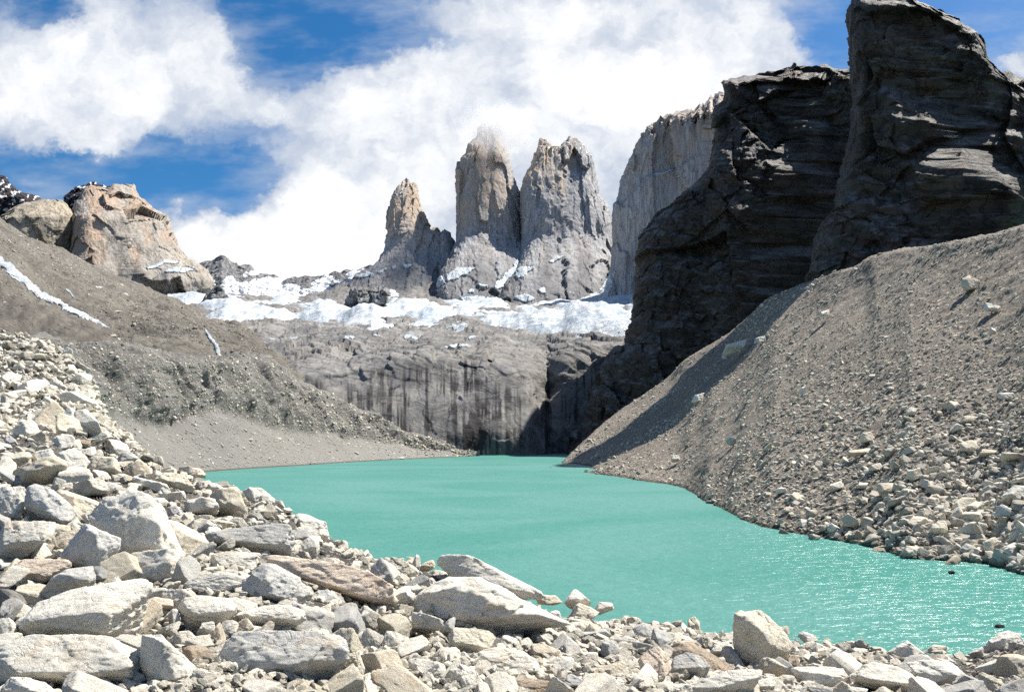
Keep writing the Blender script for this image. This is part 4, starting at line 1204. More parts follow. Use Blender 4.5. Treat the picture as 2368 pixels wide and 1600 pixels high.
# (view, outline, front ridge [(x, y, bulge as share of size)], tint, label, short name)
HEROES = [
 ('7', [(600,290),(690,170),(830,130),(920,90),(1010,110),(1080,170),(1110,290),(1200,440),(1245,540),(1240,610),(1120,625),(900,645),(775,640),(700,350)], [(850,300,.34),(855,420,.40),(1060,330,.38),(1055,480,.40),(970,120,.1),(800,610,.3)], 'w', 'large upright split boulder with grey left face and bright right flank', 'large split boulder'),
 ('7', [(390,550),(470,470),(560,320),(620,335),(815,425),(820,450),(770,560),(730,710),(650,650),(490,600)], [(622,350,.2),(632,500,.36),(650,620,.3)], 'g', 'pointed grey triangular boulder leaning on the large split boulder', 'pointed grey boulder'),
 ('7', [(75,612),(140,560),(300,558),(470,556),(490,605),(340,690),(250,745),(150,770),(100,690)], [(100,630,.2),(320,670,.3)], 'p', 'flat slab with an orange front edge at the left', 'orange-edged slab'),
 ('7', [(170,890),(300,745),(350,680),(480,612),(625,598),(640,740),(520,765),(300,840)], [(370,670,.3),(620,690,.3)], 'g', 'grey slab with shaded underside resting on the long mottled slab', 'shaded slab'),
 ('7', [(115,980),(240,860),(420,780),(720,740),(900,680),(995,690),(1005,800),(980,930),(880,1140),(700,1070),(400,1065),(125,1105)], [(760,790,.25),(790,890,.42),(700,1050,.45),(150,980,.35),(560,930,.46)], 'w', 'long mottled slab sloping up to the right in the lower left', 'long mottled slab'),
 ('7', [(-60,1180),(50,1110),(220,1060),(560,1055),(760,1070),(940,1190),(955,1240),(920,1340),(860,1460),(600,1470),(300,1440),(-60,1420)], [(820,1230,.3),(880,1300,.38),(480,1340,.45),(130,1320,.45)], 'w', 'very large pale slab filling the bottom left corner', 'bottom left slab'),
 ('7', [(-40,1440),(80,1345),(180,1350),(320,1390),(430,1490),(400,1580),(-40,1580)], [(200,1440,.3)], 'w', 'pale boulder cut by the bottom edge at the far left', None),
 ('7', [(935,1200),(950,1060),(1080,1070),(1160,1140),(1290,1260),(1450,1470),(1050,1490),(1010,1400),(950,1300)], [(1095,1110,.3),(1115,1260,.42),(1095,1380,.42)], 'w', 'wedge boulder with dark left face and sunlit right slope near the bottom', 'dark-faced wedge'),
 ('7', [(1390,1330),(1440,1190),(1560,1060),(1700,1030),(1900,1040),(2180,1040),(2340,1080),(2350,1250),(2200,1380),(2080,1450),(1900,1450),(1720,1400),(1560,1360)], [(1700,1240,.3),(2000,1230,.36),(1900,1340,.36),(1560,1310,.3)], 'g', 'broad layered boulder with rough ledges at the bottom', 'layered boulder'),
 ('7', [(1210,1155),(1290,1130),(1400,1150),(1435,1210),(1400,1310),(1370,1325),(1290,1250)], None, 'b', 'small brown boulder wedged left of the layered boulder', None),
 ('7', [(1200,870),(1240,820),(1350,800),(1560,820),(1605,870),(1590,915),(1550,960),(1440,980),(1340,1055),(1240,1015),(1210,960)], [(1260,900,.25),(1350,925,.34),(1560,905,.3)], 'w', 'cream block with flat bright top above the dark-faced wedge', 'cream block'),
 ('7', [(1555,940),(1700,890),(1850,860),(1960,870),(2050,910),(2060,960),(1980,1025),(1850,1040),(1700,1045),(1620,1015)], None, 'w', 'wide pale boulder directly above the layered boulder', 'wide pale boulder'),
 ('7', [(1240,720),(1310,680),(1400,660),(1520,640),(1660,680),(1650,720),(1570,790),(1500,812),(1360,795),(1240,795)], [(1330,770,.3),(1540,770,.32)], 'w', 'white faceted boulder behind the cream block', 'white faceted boulder'),
 ('7', [(1390,640),(1420,530),(1480,510),(1600,505),(1750,520),(1750,590),(1680,675),(1560,640),(1480,640)], None, 'w', 'rough broken boulder right of the large split boulder', None),
 ('7', [(1550,815),(1640,700),(1760,590),(1840,580),(1900,640),(2000,680),(2110,790),(2100,860),(1970,895),(1850,860),(1740,890),(1600,870)], [(1815,660,.3),(1840,800,.4),(1950,840,.3),(1680,800,.3)], 'g', 'grey pyramid shaped boulder in front of the pink slab', 'grey pyramid boulder'),
 ('7', [(1770,560),(1850,528),(2050,556),(2330,600),(2500,650),(2640,740),(2660,830),(2560,880),(2324,800),(2200,725),(2070,705),(1900,640)], [(2080,690,.12),(2300,760,.15),(2520,840,.15)], 'p', 'long smooth pinkish slab lying in the middle of the boulders', 'pink slab'),
 ('7', [(1380,385),(1450,370),(1650,340),(1850,320),(1950,330),(1960,390),(1995,480),(1980,560),(1900,560),(1770,500),(1500,445),(1390,440)], [(1420,420,.2),(1900,470,.3)], 'g', 'long grey slab below the shoreline right of the split boulder', 'long grey slab'),
 ('7', [(1970,580),(2020,450),(2090,400),(2150,420),(2145,520),(2120,590)], None, 'w', 'thin upright flake at the right end of the long grey slab', None),
 ('7', [(1920,310),(1990,250),(2060,260),(2200,320),(2230,440),(2100,420),(1960,340)], None, 'w', 'bright white boulder on the shoreline above the long grey slab', None),
 ('7', [(1120,215),(1180,195),(1240,270),(1200,312),(1130,268)], None, 'g', None, None),
 ('7', [(160,220),(180,70),(240,50),(360,95),(470,180),(560,300),(460,365),(300,270)], [(220,190,.3),(330,120,.2),(450,330,.3)], 'g', 'tilted dark grey slab with a shaded left edge, upper left', 'tilted dark slab'),
 ('7', [(360,90),(460,100),(690,190),(620,320),(540,320),(440,190)], None, 't', 'tan slab lying against the tilted dark slab', None),
 ('7', [(-40,90),(0,75),(160,70),(180,150),(165,210),(120,260),(60,310),(-40,330)], None, 'w', 'pale boulder cut by the left edge beside the tilted dark slab', None),
 ('7', [(-30,420),(40,300),(150,310),(385,312),(380,350),(240,405),(110,570),(90,605),(50,645),(-30,625)], None, 'w', 'white boulder with overhanging right lip at the left edge', 'overhanging white boulder'),
 ('7', [(100,590),(190,450),(230,412),(290,450),(330,490),(370,560),(370,605),(120,610)], None, 'w', 'rounded white stone in front of the overhanging white boulder', None),
 ('7', [(290,470),(400,390),(520,345),(560,335),(470,460),(400,560),(320,530)], None, 't', None, None),
 ('7', [(615,130),(620,70),(720,35),(800,60),(865,120),(790,155),(700,160)], None, 'g', 'grooved dark grey boulder behind the large split boulder', 'grooved boulder'),
 ('7', [(-40,880),(0,760),(60,755),(150,800),(190,860),(60,880),(-40,900)], None, 'd', None, None),
 ('7', [(-30,960),(60,950),(120,1010),(110,1090),(60,1115),(-30,1130)], None, 'w', None, None),
 ('7', [(990,830),(1050,805),(1160,830),(1190,880),(1080,925),(1000,890)], None, 'p', None, None),
 ('7', [(1130,930),(1160,880),(1200,900),(1215,1000),(1180,1030),(1135,1020)], None, 'g', None, None),
 ('7', [(1460,1060),(1490,980),(1560,960),(1605,990),(1590,1050),(1490,1085)], None, 'w', None, None),
 ('7', [(1320,1060),(1360,985),(1440,975),(1450,1040),(1390,1095)], None, 'w', None, None),
 ('7', [(1130,1100),(1200,1040),(1270,1035),(1320,1080),(1300,1130),(1200,1150)], None, 'w', None, None),
 ('7', [(2110,850),(2120,770),(2200,760),(2300,850),(2280,900),(2200,905)], None, 'g', None, None),
 ('7', [(1500,1452),(1510,1360),(1600,1370),(1680,1440),(1660,1500),(1520,1500)], None, 'w', None, None),
 ('7', [(880,1420),(920,1385),(1010,1400),(1000,1470),(890,1480)], None, 'w', None, None),
 ('7', [(2180,760),(2220,690),(2280,740),(2340,790),(2300,815)], None, 'w', None, None),
 ('6', [(655,1180),(680,1090),(860,1100),(895,1130),(930,1240),(890,1262),(850,1245),(740,1255)], [(850,1110,.1),(860,1200,.3),(690,1190,.3)], 'o', 'square cut block with shaded front in the upper left', 'square block'),
 ('6', [(415,1240),(430,1085),(470,1060),(560,1030),(650,1090),(690,1140),(640,1195),(560,1255)], None, 'w', 'white jagged boulder left of the square block', 'white jagged boulder'),
 ('6', [(245,1200),(240,1070),(280,1050),(370,1030),(430,1100),(412,1190),(390,1215)], None, 'w', 'rounded upright boulder left of the white jagged boulder', None),
 ('6', [(-30,1230),(0,1100),(130,1080),(220,1050),(245,1090),(205,1225)], None, 'o', 'shaded boulder at the left edge level with the square block', None),
 ('6', [(50,930),(160,830),(250,820),(300,890),(320,930),(170,955)], None, 'w', 'broad white boulder high on the left bank', 'broad white boulder'),
 ('6', [(430,830),(480,750),(530,720),(580,760),(565,840),(500,855)], None, 'g', 'grey rounded boulder high on the bank beside a smooth slab', 'grey bank boulder'),
 ('6', [(545,870),(570,745),(620,740),(720,810),(780,930),(765,985),(700,930)], None, 'w', 'smooth white slab sloping right above the square block', 'smooth white slab'),
 ('6', [(380,1050),(390,970),(440,930),(530,930),(570,970),(510,1045),(430,1065)], None, 'w', None, None),
 ('6', [(935,1210),(1000,1150),(1060,1120),(1160,1200),(1155,1260),(1020,1312),(950,1265)], None, 't', 'tan iron stained boulder right of the square block', 'tan stained boulder'),
 ('6', [(890,1110),(930,1060),(1000,1070),(1050,1110),(1000,1155),(960,1195),(920,1155)], None, 'g', None, None),
 ('6', [(1160,1300),(1180,1240),(1290,1210),(1400,1240),(1480,1340),(1440,1372),(1340,1400)], [(1190,1260,.2),(1340,1300,.3)], 'o', 'pale double faced block near the shoreline right of the tan boulder', None),
 ('6', [(1310,1200),(1400,1170),(1520,1190),(1560,1230),(1565,1265),(1400,1240)], None, 'p', 'flat topped boulder at the water where the lake begins', 'flat-topped shore boulder'),
 ('6', [(570,960),(690,980),(685,1012),(600,1032),(570,1005)], None, 'b', None, None),
 ('6', [(-30,760),(0,690),(60,690),(112,730),(100,765),(30,805),(-30,795)], None, 'w', None, None),
 ('6', [(230,700),(290,670),(390,750),(380,765),(260,750)], None, 'd', 'dark shaded boulder high on the left bank', None),
 ('6', [(470,290),(500,265),(550,300),(555,350),(520,360),(480,320)], None, 'g', 'lone block on the skyline of the left bank', None),
 ('6', [(580,1270),(620,1215),(700,1220),(715,1270),(640,1285)], None, 'o', None, None),
 ('6', [(700,1400),(720,1330),(830,1290),(930,1320),(960,1390),(860,1425)], None, 'g', None, None),
 ('6', [(1580,1290),(1640,1300),(1700,1340),(1690,1400),(1600,1410),(1560,1360)], None, 'w', None, None),
 ('6', [(1830,1360),(1870,1325),(1900,1380),(1960,1330),(2000,1350),(2020,1400),(2090,1430),(2090,1470),(1900,1460)], None, 'w', 'cluster topped white rock on the shoreline', None),
 ('6', [(1480,1300),(1500,1270),(1570,1330),(1590,1380),(1560,1385)], None, 't', None, None),
 ('6', [(1270,1500),(1290,1465),(1360,1500),(1400,1570),(1330,1570)], None, 'g', None, None),
 ('8', [(600,300),(640,240),(700,240),(800,238),(860,258),(960,320),(1100,400),(1200,470),(1330,505),(1260,560),(1000,480),(850,420),(700,390)], [(900,400,.1),(1100,470,.12)], 'w', 'smooth white whaleback boulder against the turquoise water', 'white whaleback boulder'),
 ('8', [(395,630),(440,530),(550,480),(660,400),(700,378),(850,368),(900,410),(1100,540),(1350,620),(1490,705),(1400,720),(1200,700),(1090,770),(1020,785),(720,715),(600,745),(430,670)], [(860,390,.12),(950,560,.40),(1040,650,.44),(700,480,.34),(700,690,.38),(1340,650,.25)], 'w', 'biggest boulder of the middle, speckled front and long sunlit ramp', 'big speckled boulder'),
 ('8', [(1090,765),(1120,700),(1220,670),(1350,710),(1430,770),(1420,812),(1350,800),(1290,828),(1120,795)], None, 'o', 'block tucked under the ramp of the big speckled boulder', 'tucked block'),
 ('8', [(1390,725),(1460,700),(1640,680),(1710,735),(1660,795),(1570,832),(1430,822)], None, 'o', 'shaded block right of the tucked block', None),
 ('8', [(1480,670),(1560,560),(1640,590),(1705,625),(1660,665),(1500,690)], None, 'o', 'shaded triangular rock below the little peak on the shoreline', None),
 ('8', [(1465,560),(1530,465),(1555,470),(1660,570),(1560,590),(1530,612),(1490,595)], None, 'w', 'small peaked white rock on the shoreline right of the whaleback', 'small peaked rock'),
 ('8', [(1275,545),(1310,505),(1410,510),(1455,560),(1390,580),(1290,570)], None, 't', 'flat tan rock between the whaleback and the small peaked rock', None),
 ('8', [(250,290),(300,250),(400,330),(500,345),(490,385),(280,412),(255,402)], None, 'o', 'shaded wedge on the shoreline left of the whaleback', 'shaded shore wedge'),
 ('8', [(490,340),(530,290),(590,270),(605,325),(540,355)], None, 't', None, None),
 ('8', [(440,310),(475,230),(497,250),(502,320),(480,345)], None, 'w', 'thin upright spike of rock left of the whaleback', None),
 ('8', [(815,985),(880,880),(1000,860),(1200,880),(1310,990),(1305,1065),(1180,1080),(1060,1070),(930,1050)], [(945,930,.25),(970,1040,.35),(1280,1020,.25)], 'w', 'large pale block below the big speckled boulder', 'large pale block'),
 ('8', [(690,810),(720,720),(960,750),(1015,790),(1000,815),(900,870),(820,985),(700,930)], None, 'o', 'broad tan slab just below the big speckled boulder', None),
 ('8', [(690,1080),(700,985),(780,970),(880,1020),(935,1115),(950,1180),(820,1150)], None, 'w', None, None),
 ('8', [(430,1010),(410,950),(460,920),(660,970),(695,1045),(640,1105),(500,1090)], None, 'w', 'white ribbed boulder left of the large pale block', 'white ribbed boulder'),
 ('8', [(240,840),(260,750),(330,750),(387,790),(370,885),(330,935),(260,910)], None, 'w', 'upright white block above the white ribbed boulder', None),
 ('8', [(1060,1130),(1080,1060),(1250,1060),(1380,1090),(1440,1160),(1300,1200),(1100,1200)], None, 'b', 'brown boulder cut by the bottom edge under the large pale block', None),
 ('8', [(1310,1060),(1330,980),(1430,910),(1530,930),(1545,995),(1470,1055),(1440,1090)], None, 'w', None, None),
 ('8', [(1230,905),(1250,830),(1350,840),(1445,880),(1420,945),(1320,975)], None, 't', 'speckled tan boulder above and right of the large pale block', None),
 ('8', [(1600,1090),(1700,990),(1860,945),(1900,1000),(1985,1110),(1965,1160),(1700,1150)], None, 't', 'speckled cream boulder at the bottom, left of the brown boulder', 'speckled cream boulder'),
 ('8', [(1955,960),(2000,900),(2080,850),(2160,900),(2185,1000),(2140,1105),(2060,1120),(1980,1010)], None, 'p', 'pinkish upright boulder left of the grey speckled stone', 'pinkish upright boulder'),
 ('8', [(2160,1060),(2200,920),(2290,890),(2400,920),(2450,1000),(2400,1095),(2200,1120)], None, 's', 'grey speckled stone in front of the brown sloping boulder', 'grey speckled stone'),
 ('8', [(1705,905),(1720,820),(1790,810),(1845,870),(1825,945),(1750,965)], None, 's', None, None),
 ('8', [(1910,765),(1960,700),(2040,690),(2085,780),(2055,885),(1940,875)], None, 'g', None, None),
 ('8', [(1675,600),(1700,555),(1790,560),(1802,605),(1700,645)], None, 'w', None, None),
 ('8', [(1820,700),(1880,640),(1935,680),(1850,725)], None, 'o', None, None),
 ('8', [(1720,740),(1830,690),(1842,745),(1740,772)], None, 'o', None, None),
 ('8', [(1430,1150),(1500,1030),(1560,1060),(1690,1170),(1500,1190)], None, 's', None, None),
 ('8', [(1550,960),(1580,890),(1690,890),(1700,930),(1600,975)], None, 'w', None, None),
 ('8', [(0,1150),(10,900),(90,890),(130,1000),(100,1120),(40,1180)], None, 'o', None, None),
 ('8', [(2140,830),(2160,770),(2240,770),(2250,820),(2190,845)], None, 'w', None, None),
 ('8', [(2190,880),(2220,810),(2330,820),(2340,900),(2250,910)], None, 't', None, None),
 ('9', [(370,780),(380,650),(410,610),(490,598),(560,610),(620,660),(740,790),(778,850),(760,910),(700,990),(640,1030),(420,1030),(383,960)], [(430,650,.12),(545,740,.30),(610,830,.36),(590,1000,.38),(735,900,.2)], 'o', 'tall standing boulder with sunlit slanting top at the water', 'tall standing boulder'),
 ('9', [(760,1010),(790,990),(1000,988),(1110,1000),(1142,1060),(1110,1155),(1000,1170),(820,1105)], [(800,1030,.2),(1090,1070,.3),(960,1130,.3)], 'w', 'low pale boulder right of and below the tall standing boulder', 'low pale boulder'),
 ('9', [(-20,1180),(10,1130),(200,1060),(360,1010),(560,1003),(577,1030),(530,1115),(460,1190),(-20,1230)], [(540,1060,.2),(300,1130,.3)], 'w', 'long pale slab in front of the tall standing boulder', 'long pale slab'),
 ('9', [(775,890),(820,840),(900,820),(1000,860),(1045,905),(1030,955),(920,945),(810,940)], None, 'w', 'white boulder on the waterline right of the tall standing boulder', None),
 ('9', [(1150,1060),(1230,980),(1340,955),(1500,1000),(1590,1060),(1670,1145),(1560,1180),(1440,1195),(1300,1140)], None, 'w', 'grooved white boulder at the bottom right', 'grooved white boulder'),
 ('9', [(1535,965),(1650,940),(1850,960),(1940,1040),(1955,1105),(1900,1130),(1780,1150),(1680,1130),(1600,1055)], [(1610,1050,.2),(1880,1040,.3),(1700,1110,.3)], 'w', 'wide flat topped boulder with shaded front, bottom right', 'wide flat-topped boulder'),
 ('9', [(1395,905),(1440,880),(1540,812),(1600,870),(1735,965),(1600,970),(1530,975),(1460,980)], [(1560,830,.1),(1590,930,.3)], 'w', 'pointed boulder at the water, dark left face and white right ramp', 'pointed shore boulder'),
 ('9', [(1110,880),(1160,812),(1270,860),(1280,895),(1180,905)], None, 'w', 'small peaked boulder on the waterline left of the pointed shore boulder', None),
 ('9', [(1660,885),(1720,840),(1800,850),(1812,895),(1700,910)], None, 'o', 'shaded stone at the water right of the pointed shore boulder', None),
 ('9', [(2045,860),(2140,770),(2210,743),(2290,770),(2335,840),(2300,895),(2200,910),(2110,920)], [(2190,800,.25),(2220,890,.3)], 'w', 'cracked square boulder at the water by the right edge', 'cracked square boulder'),
 ('9', [(1945,905),(2050,850),(2060,925),(1990,940)], None, 'g', 'grey stone leaning on the cracked square boulder', None),
 ('9', [(2005,1050),(2030,1018),(2160,1080),(2290,1190),(2060,1200)], None, 'o', 'cream boulder cut by the bottom edge in the gravel corner', None),
 ('9', [(645,1080),(700,1040),(785,1050),(775,1115),(700,1145),(660,1130)], None, 't', None, None),
 ('9', [(480,1180),(540,1080),(610,1060),(655,1110),(610,1200)], None, 'w', None, None),
 ('9', [(-60,930),(20,830),(90,820),(200,880),(395,1010),(300,1060),(100,1090)], None, 'b', 'large brown sloping boulder left of the tall standing boulder', 'brown sloping boulder'),
 ('9', [(700,1040),(740,930),(800,900),(825,980),(775,1040)], None, 'b', 'small brown stone at the foot of the tall standing boulder', None),
 ('9', [(205,910),(260,830),(340,820),(385,880),(300,950)], None, 'w', None, None),
 ('9', [(800,785),(840,752),(920,780),(943,822),(860,840)], None, 'w', None, None),
 ('9', [(665,725),(740,713),(752,765),(715,790)], None, 'o', None, None),
 ('9', [(65,668),(110,653),(147,690),(150,790),(60,780)], None, 'o', None, None),
 ('9', [(1700,910),(1850,905),(1865,965),(1760,960)], None, 'w', None, None),
 ('9', [(1280,1140),(1150,1120),(1120,1170),(1200,1200)], None, 'w', None, None),
]
# boulders on the far right-hand slope (same format, seen across the water)
SLOPE_HEROES = [
 ('5', [(1885,300),(1890,265),(1930,253),(1972,275),(1958,312),(1900,322)], 't', 'big round boulder perched high on the right-hand scree', 'high round boulder'),
 ('5', [(1983,405),(1992,368),(2058,385),(2042,410)], 'w', 'pale wedge on the scree below the high round boulder', 'pale scree wedge'),
 ('5', [(868,590),(900,548),(978,523),(965,560),(890,602)], 'w', 'pale slab where the scree meets the black cliff', 'cliff foot slab'),
 ('5', [(733,798),(750,765),(792,753),(782,782)], 'w', 'lone pale stone on the smooth scree near its left end', 'lone scree stone'),
 ('5', [(1278,432),(1290,408),(1325,398),(1328,418)], 'w', 'pale stone high on the scree under the cliff', 'upper scree stone'),
 ('5', [(1393,1022),(1410,1000),(1500,988),(1523,1005),(1440,1028)], 't', 'long flat slab half way down the right-hand scree', 'flat scree slab'),
 ('5', [(1453,965),(1462,928),(1502,918),(1523,950),(1480,968)], 't', 'tan block just above the flat scree slab', None),
 ('5', [(1878,1003),(1886,968),(1940,953),(1978,1000),(1920,1018)], 't', 'large tan boulder in the middle of the right-hand scree', 'large tan scree boulder'),
 ('5', [(1958,1024),(1980,993),(2043,1000),(2032,1034)], 'o', 'tan boulder touching the large tan scree boulder on its right', None),
 ('5', [(1653,1125),(1660,1088),(1712,1072),(1718,1112),(1680,1134)], 'o', 'leaning block left of the wide shaded scree block', None),
 ('5', [(1528,1184),(1532,1138),(1612,1138),(1628,1162),(1590,1186)], 't', 'wide square scree block with dark shadow beneath', 'wide scree block'),
 ('5', [(1318,1170),(1330,1145),(1377,1128),(1388,1152),(1340,1178)], 'w', 'pale wedge above the right-hand shore, left of the wide scree block', None),
 ('5', [(1843,1245),(1890,1198),(1952,1203),(1942,1245),(1900,1274)], 'o', 'large slanting boulder near the foot of the scree', 'slanting scree boulder'),
 ('5', [(2062,1195),(2110,1150),(2165,1148),(2175,1195),(2090,1214)], 'w', 'large pale slab at the right edge of the scree', 'right edge slab'),
 ('5', [(1748,1355),(1790,1298),(1822,1298),(1834,1342),(1790,1374)], 'o', 'smooth leaning boulder at the foot of the scree', 'smooth leaning boulder'),
 ('5', [(1978,1395),(2030,1366),(2063,1400),(2052,1436),(1990,1446)], 'o', 'big rounded boulder above the water near the right edge', 'big rounded boulder'),
 ('5', [(1628,1445),(1650,1403),(1702,1408),(1718,1432),(1690,1464),(1640,1466)], 'o', 'boulder standing at the waterline furthest left of the big shore rocks', 'waterline boulder'),
 ('5', [(1878,1425),(1910,1393),(1948,1410),(1942,1444),(1900,1454)], 's', 'speckled grey stone left of the big rounded boulder', None),
 ('5', [(2068,1425),(2100,1398),(2143,1410),(2154,1444),(2100,1466)], 'w', 'pale boulder right of the big rounded boulder', None),
 ('5', [(2078,1494),(2110,1468),(2165,1468),(2170,1504)], 'w', 'flat boulder at the water by the right edge of the far shore', None),
 ('5', [(1648,848),(1670,813),(1703,820),(1692,854)], 'w', 'pale block alone on the upper middle scree', 'alone scree block'),
 ('5', [(2043,774),(2050,753),(2112,753),(2118,772),(2080,784)], 'w', 'bright flat stone on the scree near the right edge', 'bright flat stone'),
 ('5', [(1118,1264),(1140,1238),(1183,1245),(1172,1268)], 'p', 'reddish stone near the water on the scree', None),
 ('5', [(648,1048),(655,1018),(682,1018),(688,1042),(665,1053)], 'w', 'pale stone low on the left part of the scree', None),
 ('5', [(1000,545),(1010,520),(1050,510),(1055,535)], 'g', None, None),
 ('5', [(1880,880),(1900,850),(1960,855),(1950,880)], 't', None, None),
 ('5', [(1440,1160),(1455,1135),(1495,1140),(1490,1165)], 'w', None, None),
]

rocks = []        # (object, image x, image y, size px, depth, tint key, anchor)


def to_src(view, pts):
    x0, y0, s = ZOOM[view]
    return [(x0 + p[0] / s, y0 + p[1] / s) + tuple(p[2:]) for p in pts]


def hero(outline, ridge, dist, tint, seed, level, name='boulder', p=160, sink=0.0, rough=0.045):
    xs = [q[0] for q in outline]; ys = [q[1] for q in outline]
    w_, h_ = max(xs) - min(xs), max(ys) - min(ys)
    mx, my = (max(xs) + min(xs)) / 2, (max(ys) + min(ys)) / 2
    size = min(w_, h_) / F * dist
    T = min(0.95 * size, 0.6 * max(w_, h_) / F * dist)
    dm = dist + 0.32 * T
    r_ = np.random.default_rng(seed)
    pts = []
    for x, y in outline:
        pts.append(unproj(x, y, dm + abs(my - y) / F * dm * 0.22))
        bx, by = mx + (x - mx) * .8, my + (y - my) * .75
        pts.append(unproj(bx, by, dm + .8 * T))
    if ridge is None:
        a, b_ = r_.uniform(-.12, .12, 2)
        rl = r_.uniform(.42, .62)
        yl = min(ys) + h_ * rl
        m_ = seed % 3
        if m_ == 0:      # bright top over an undercut front
            ridge = [(mx - .36 * w_, yl - .06 * h_ + a * h_, .36), (mx + .36 * w_, yl - .06 * h_ - a * h_, .34)]
        elif m_ == 1:    # an upright edge: shaded left cheek, sunlit right cheek
            ex = mx + (r_.uniform(-.22, .02)) * w_
            ridge = [(ex - .04 * w_, min(ys) + .22 * h_, .22), (ex + .05 * w_, max(ys) - .16 * h_, .50), (mx + .36 * w_, max(ys) - .25 * h_, .18)]
        else:            # roof-shaped, edge running down to the left
            ridge = [(mx + .22 * w_, min(ys) + .26 * h_, .2), (mx - .18 * w_, max(ys) - .34 * h_, .48), (mx + .30 * w_, max(ys) - .18 * h_, .40)]
    for x, y, bl in ridge:
        pts.append(unproj(x, y, dm - bl * T * 1.25))
    pts = np.array(pts)
    lo, hi = pts.min(0), pts.max(0)
    scl = (hi - lo) / 2 * 1.06
    cen = (hi + lo) / 2
    n, dd, c = hull_planes((pts - cen) / scl)
    v, f = rock_from_planes(n, dd, level, p, seed, rough, 16, (.87, .98), .13)
    v = (v + c) * scl + cen
    # the hull loses a little at its rounded rim: scale back to the traced size
    cx_ = v.mean(0)
    o_ = np.array([cx_[0], cx_[1], v[:, 2].min()])
    ob = mk_obj(name, v, [f], M_boulder, origin=o_)
    t_ = np.array(TINT[tint]) * r_.uniform(.93, 1.08)
    ob.color = (*t_, 1)
    return ob, mx, my, max(w_, h_)


hero_polys = []
for k, (vw, outl, rdg, tint, lab, short) in enumerate(HEROES):
    o2 = to_src(vw, outl)
    r2 = to_src(vw, rdg) if rdg else None
    xs = [q[0] for q in o2]; ys = [q[1] for q in o2]
    bx = (min(xs) + max(xs)) / 2
    dist = ground_hit(bx, max(ys) - 0.06 * (max(ys) - min(ys)))
    big = max(max(xs) - min(xs), max(ys) - min(ys))
    ob, mx, my, sz = hero(o2, r2, dist, tint, 100 + k, 5 if big > 85 else 4)
    rocks.append([ob, mx, my, sz, dist, tint, lab, short, 'near'])
    hero_polys.append(o2)

# distance of the scree seen at a photo point
scr_px, scr_py = proj(SCR_P)
nsc = SCR_P.shape[1]
SC_COLS = np.arange(1270, 2760, 2.6)
VIS = slice(4, 8 + 262)


def scree_hit(px, py):
    j = int(np.clip(round((px - 1270) / 2.6), 0, nsc - 1))
    yc = scr_py[VIS, j]; d_ = SCR_P[VIS, j, 1]
    ym = np.minimum.accumulate(yc)
    return float(np.interp(-py, -ym, d_)), float(ym[0]), float(ym[-1])


for k, (vw, outl, tint, lab, short) in enumerate(SLOPE_HEROES):
    o2 = to_src(vw, outl)
    xs = [q[0] for q in o2]; ys = [q[1] for q in o2]
    dist, _, _ = scree_hit(sum(xs) / len(xs), max(ys))
    ob, mx, my, sz = hero(o2, None, dist, tint, 400 + k, 4)
    rocks.append([ob, mx, my, sz, dist, tint, lab, short, 'scree'])
ob, mx, my, sz = hero([(2191, 1324), (2194, 1319), (2203, 1318), (2210, 1324), (2200, 1328)], None, wl(1327), 'k', 501, 3)
rocks.append([ob, mx, my, sz, wl(1327), 'k', 'small black rock poking out of the water near the right shore', None, 'lake'])
ob, mx, my, sz = hero([(2298, 1447), (2306, 1442), (2320, 1444), (2326, 1448), (2310, 1452)], None, wl(1451), 'k', 502, 3)
rocks.append([ob, mx, my, sz, wl(1451), 'k', 'black stone awash at the water edge by the cracked square boulder', None, 'lake'])

# shared stone shapes
protos = []


def block_planes(r_):
    """a joint-bounded block: three pairs of rough faces, some corners broken off"""
    ax = np.eye(3) + r_.normal(0, .22, (3, 3))
    ax = np.concatenate([ax, -np.eye(3) + r_.normal(0, .22, (3, 3))])
    ax /= np.linalg.norm(ax, axis=1, keepdims=True)
    dims = np.array([1.0, r_.uniform(.6, .95), r_.uniform(.5, .85)])
    d_ = np.concatenate([dims, dims]) * r_.uniform(.85, 1.1, 6)
    k = r_.normal(size=(5, 3))
    k /= np.linalg.norm(k, axis=1, keepdims=True)
    sup = np.abs(k) @ dims
    return np.concatenate([ax, k]), np.concatenate([d_, sup * r_.uniform(.55, .85, 5)])


for k in range(16):
    r_ = np.random.default_rng(900 + k)
    nn, dd = block_planes(r_)
    v, f = rock_from_planes(nn, dd, 4, 130, 900 + k, .03, 8, (.82, .95), .13)
    v /= np.abs(v).max()
    me = mk_obj('boulder', v, [f], M_boulder, link=False).data
    protos.append((me, v, f))


def rot_mats(n, r_, tip=0.5):
    a = r_.uniform(0, 2 * np.pi, n)
    b_ = r_.normal(0, tip, n)
    c_ = r_.normal(0, tip, n)
    ca, sa, cb, sb, cc, sc_ = np.cos(a), np.sin(a), np.cos(b_), np.sin(b_), np.cos(c_), np.sin(c_)
    Z = np.zeros(n); O = np.ones(n)
    Rz = np.stack([ca, -sa, Z, sa, ca, Z, Z, Z, O], -1).reshape(n, 3, 3)
    Rx = np.stack([O, Z, Z, Z, cb, -sb, Z, sb, cb], -1).reshape(n, 3, 3)
    Ry = np.stack([cc, Z, sc_, Z, O, Z, -sc_, Z, cc], -1).reshape(n, 3, 3)
    return Rx @ Ry @ Rz


def inside_hero(x, y):
    return any(inpoly(np.array([x]), np.array([y]), q)[0] for q in hero_polys)


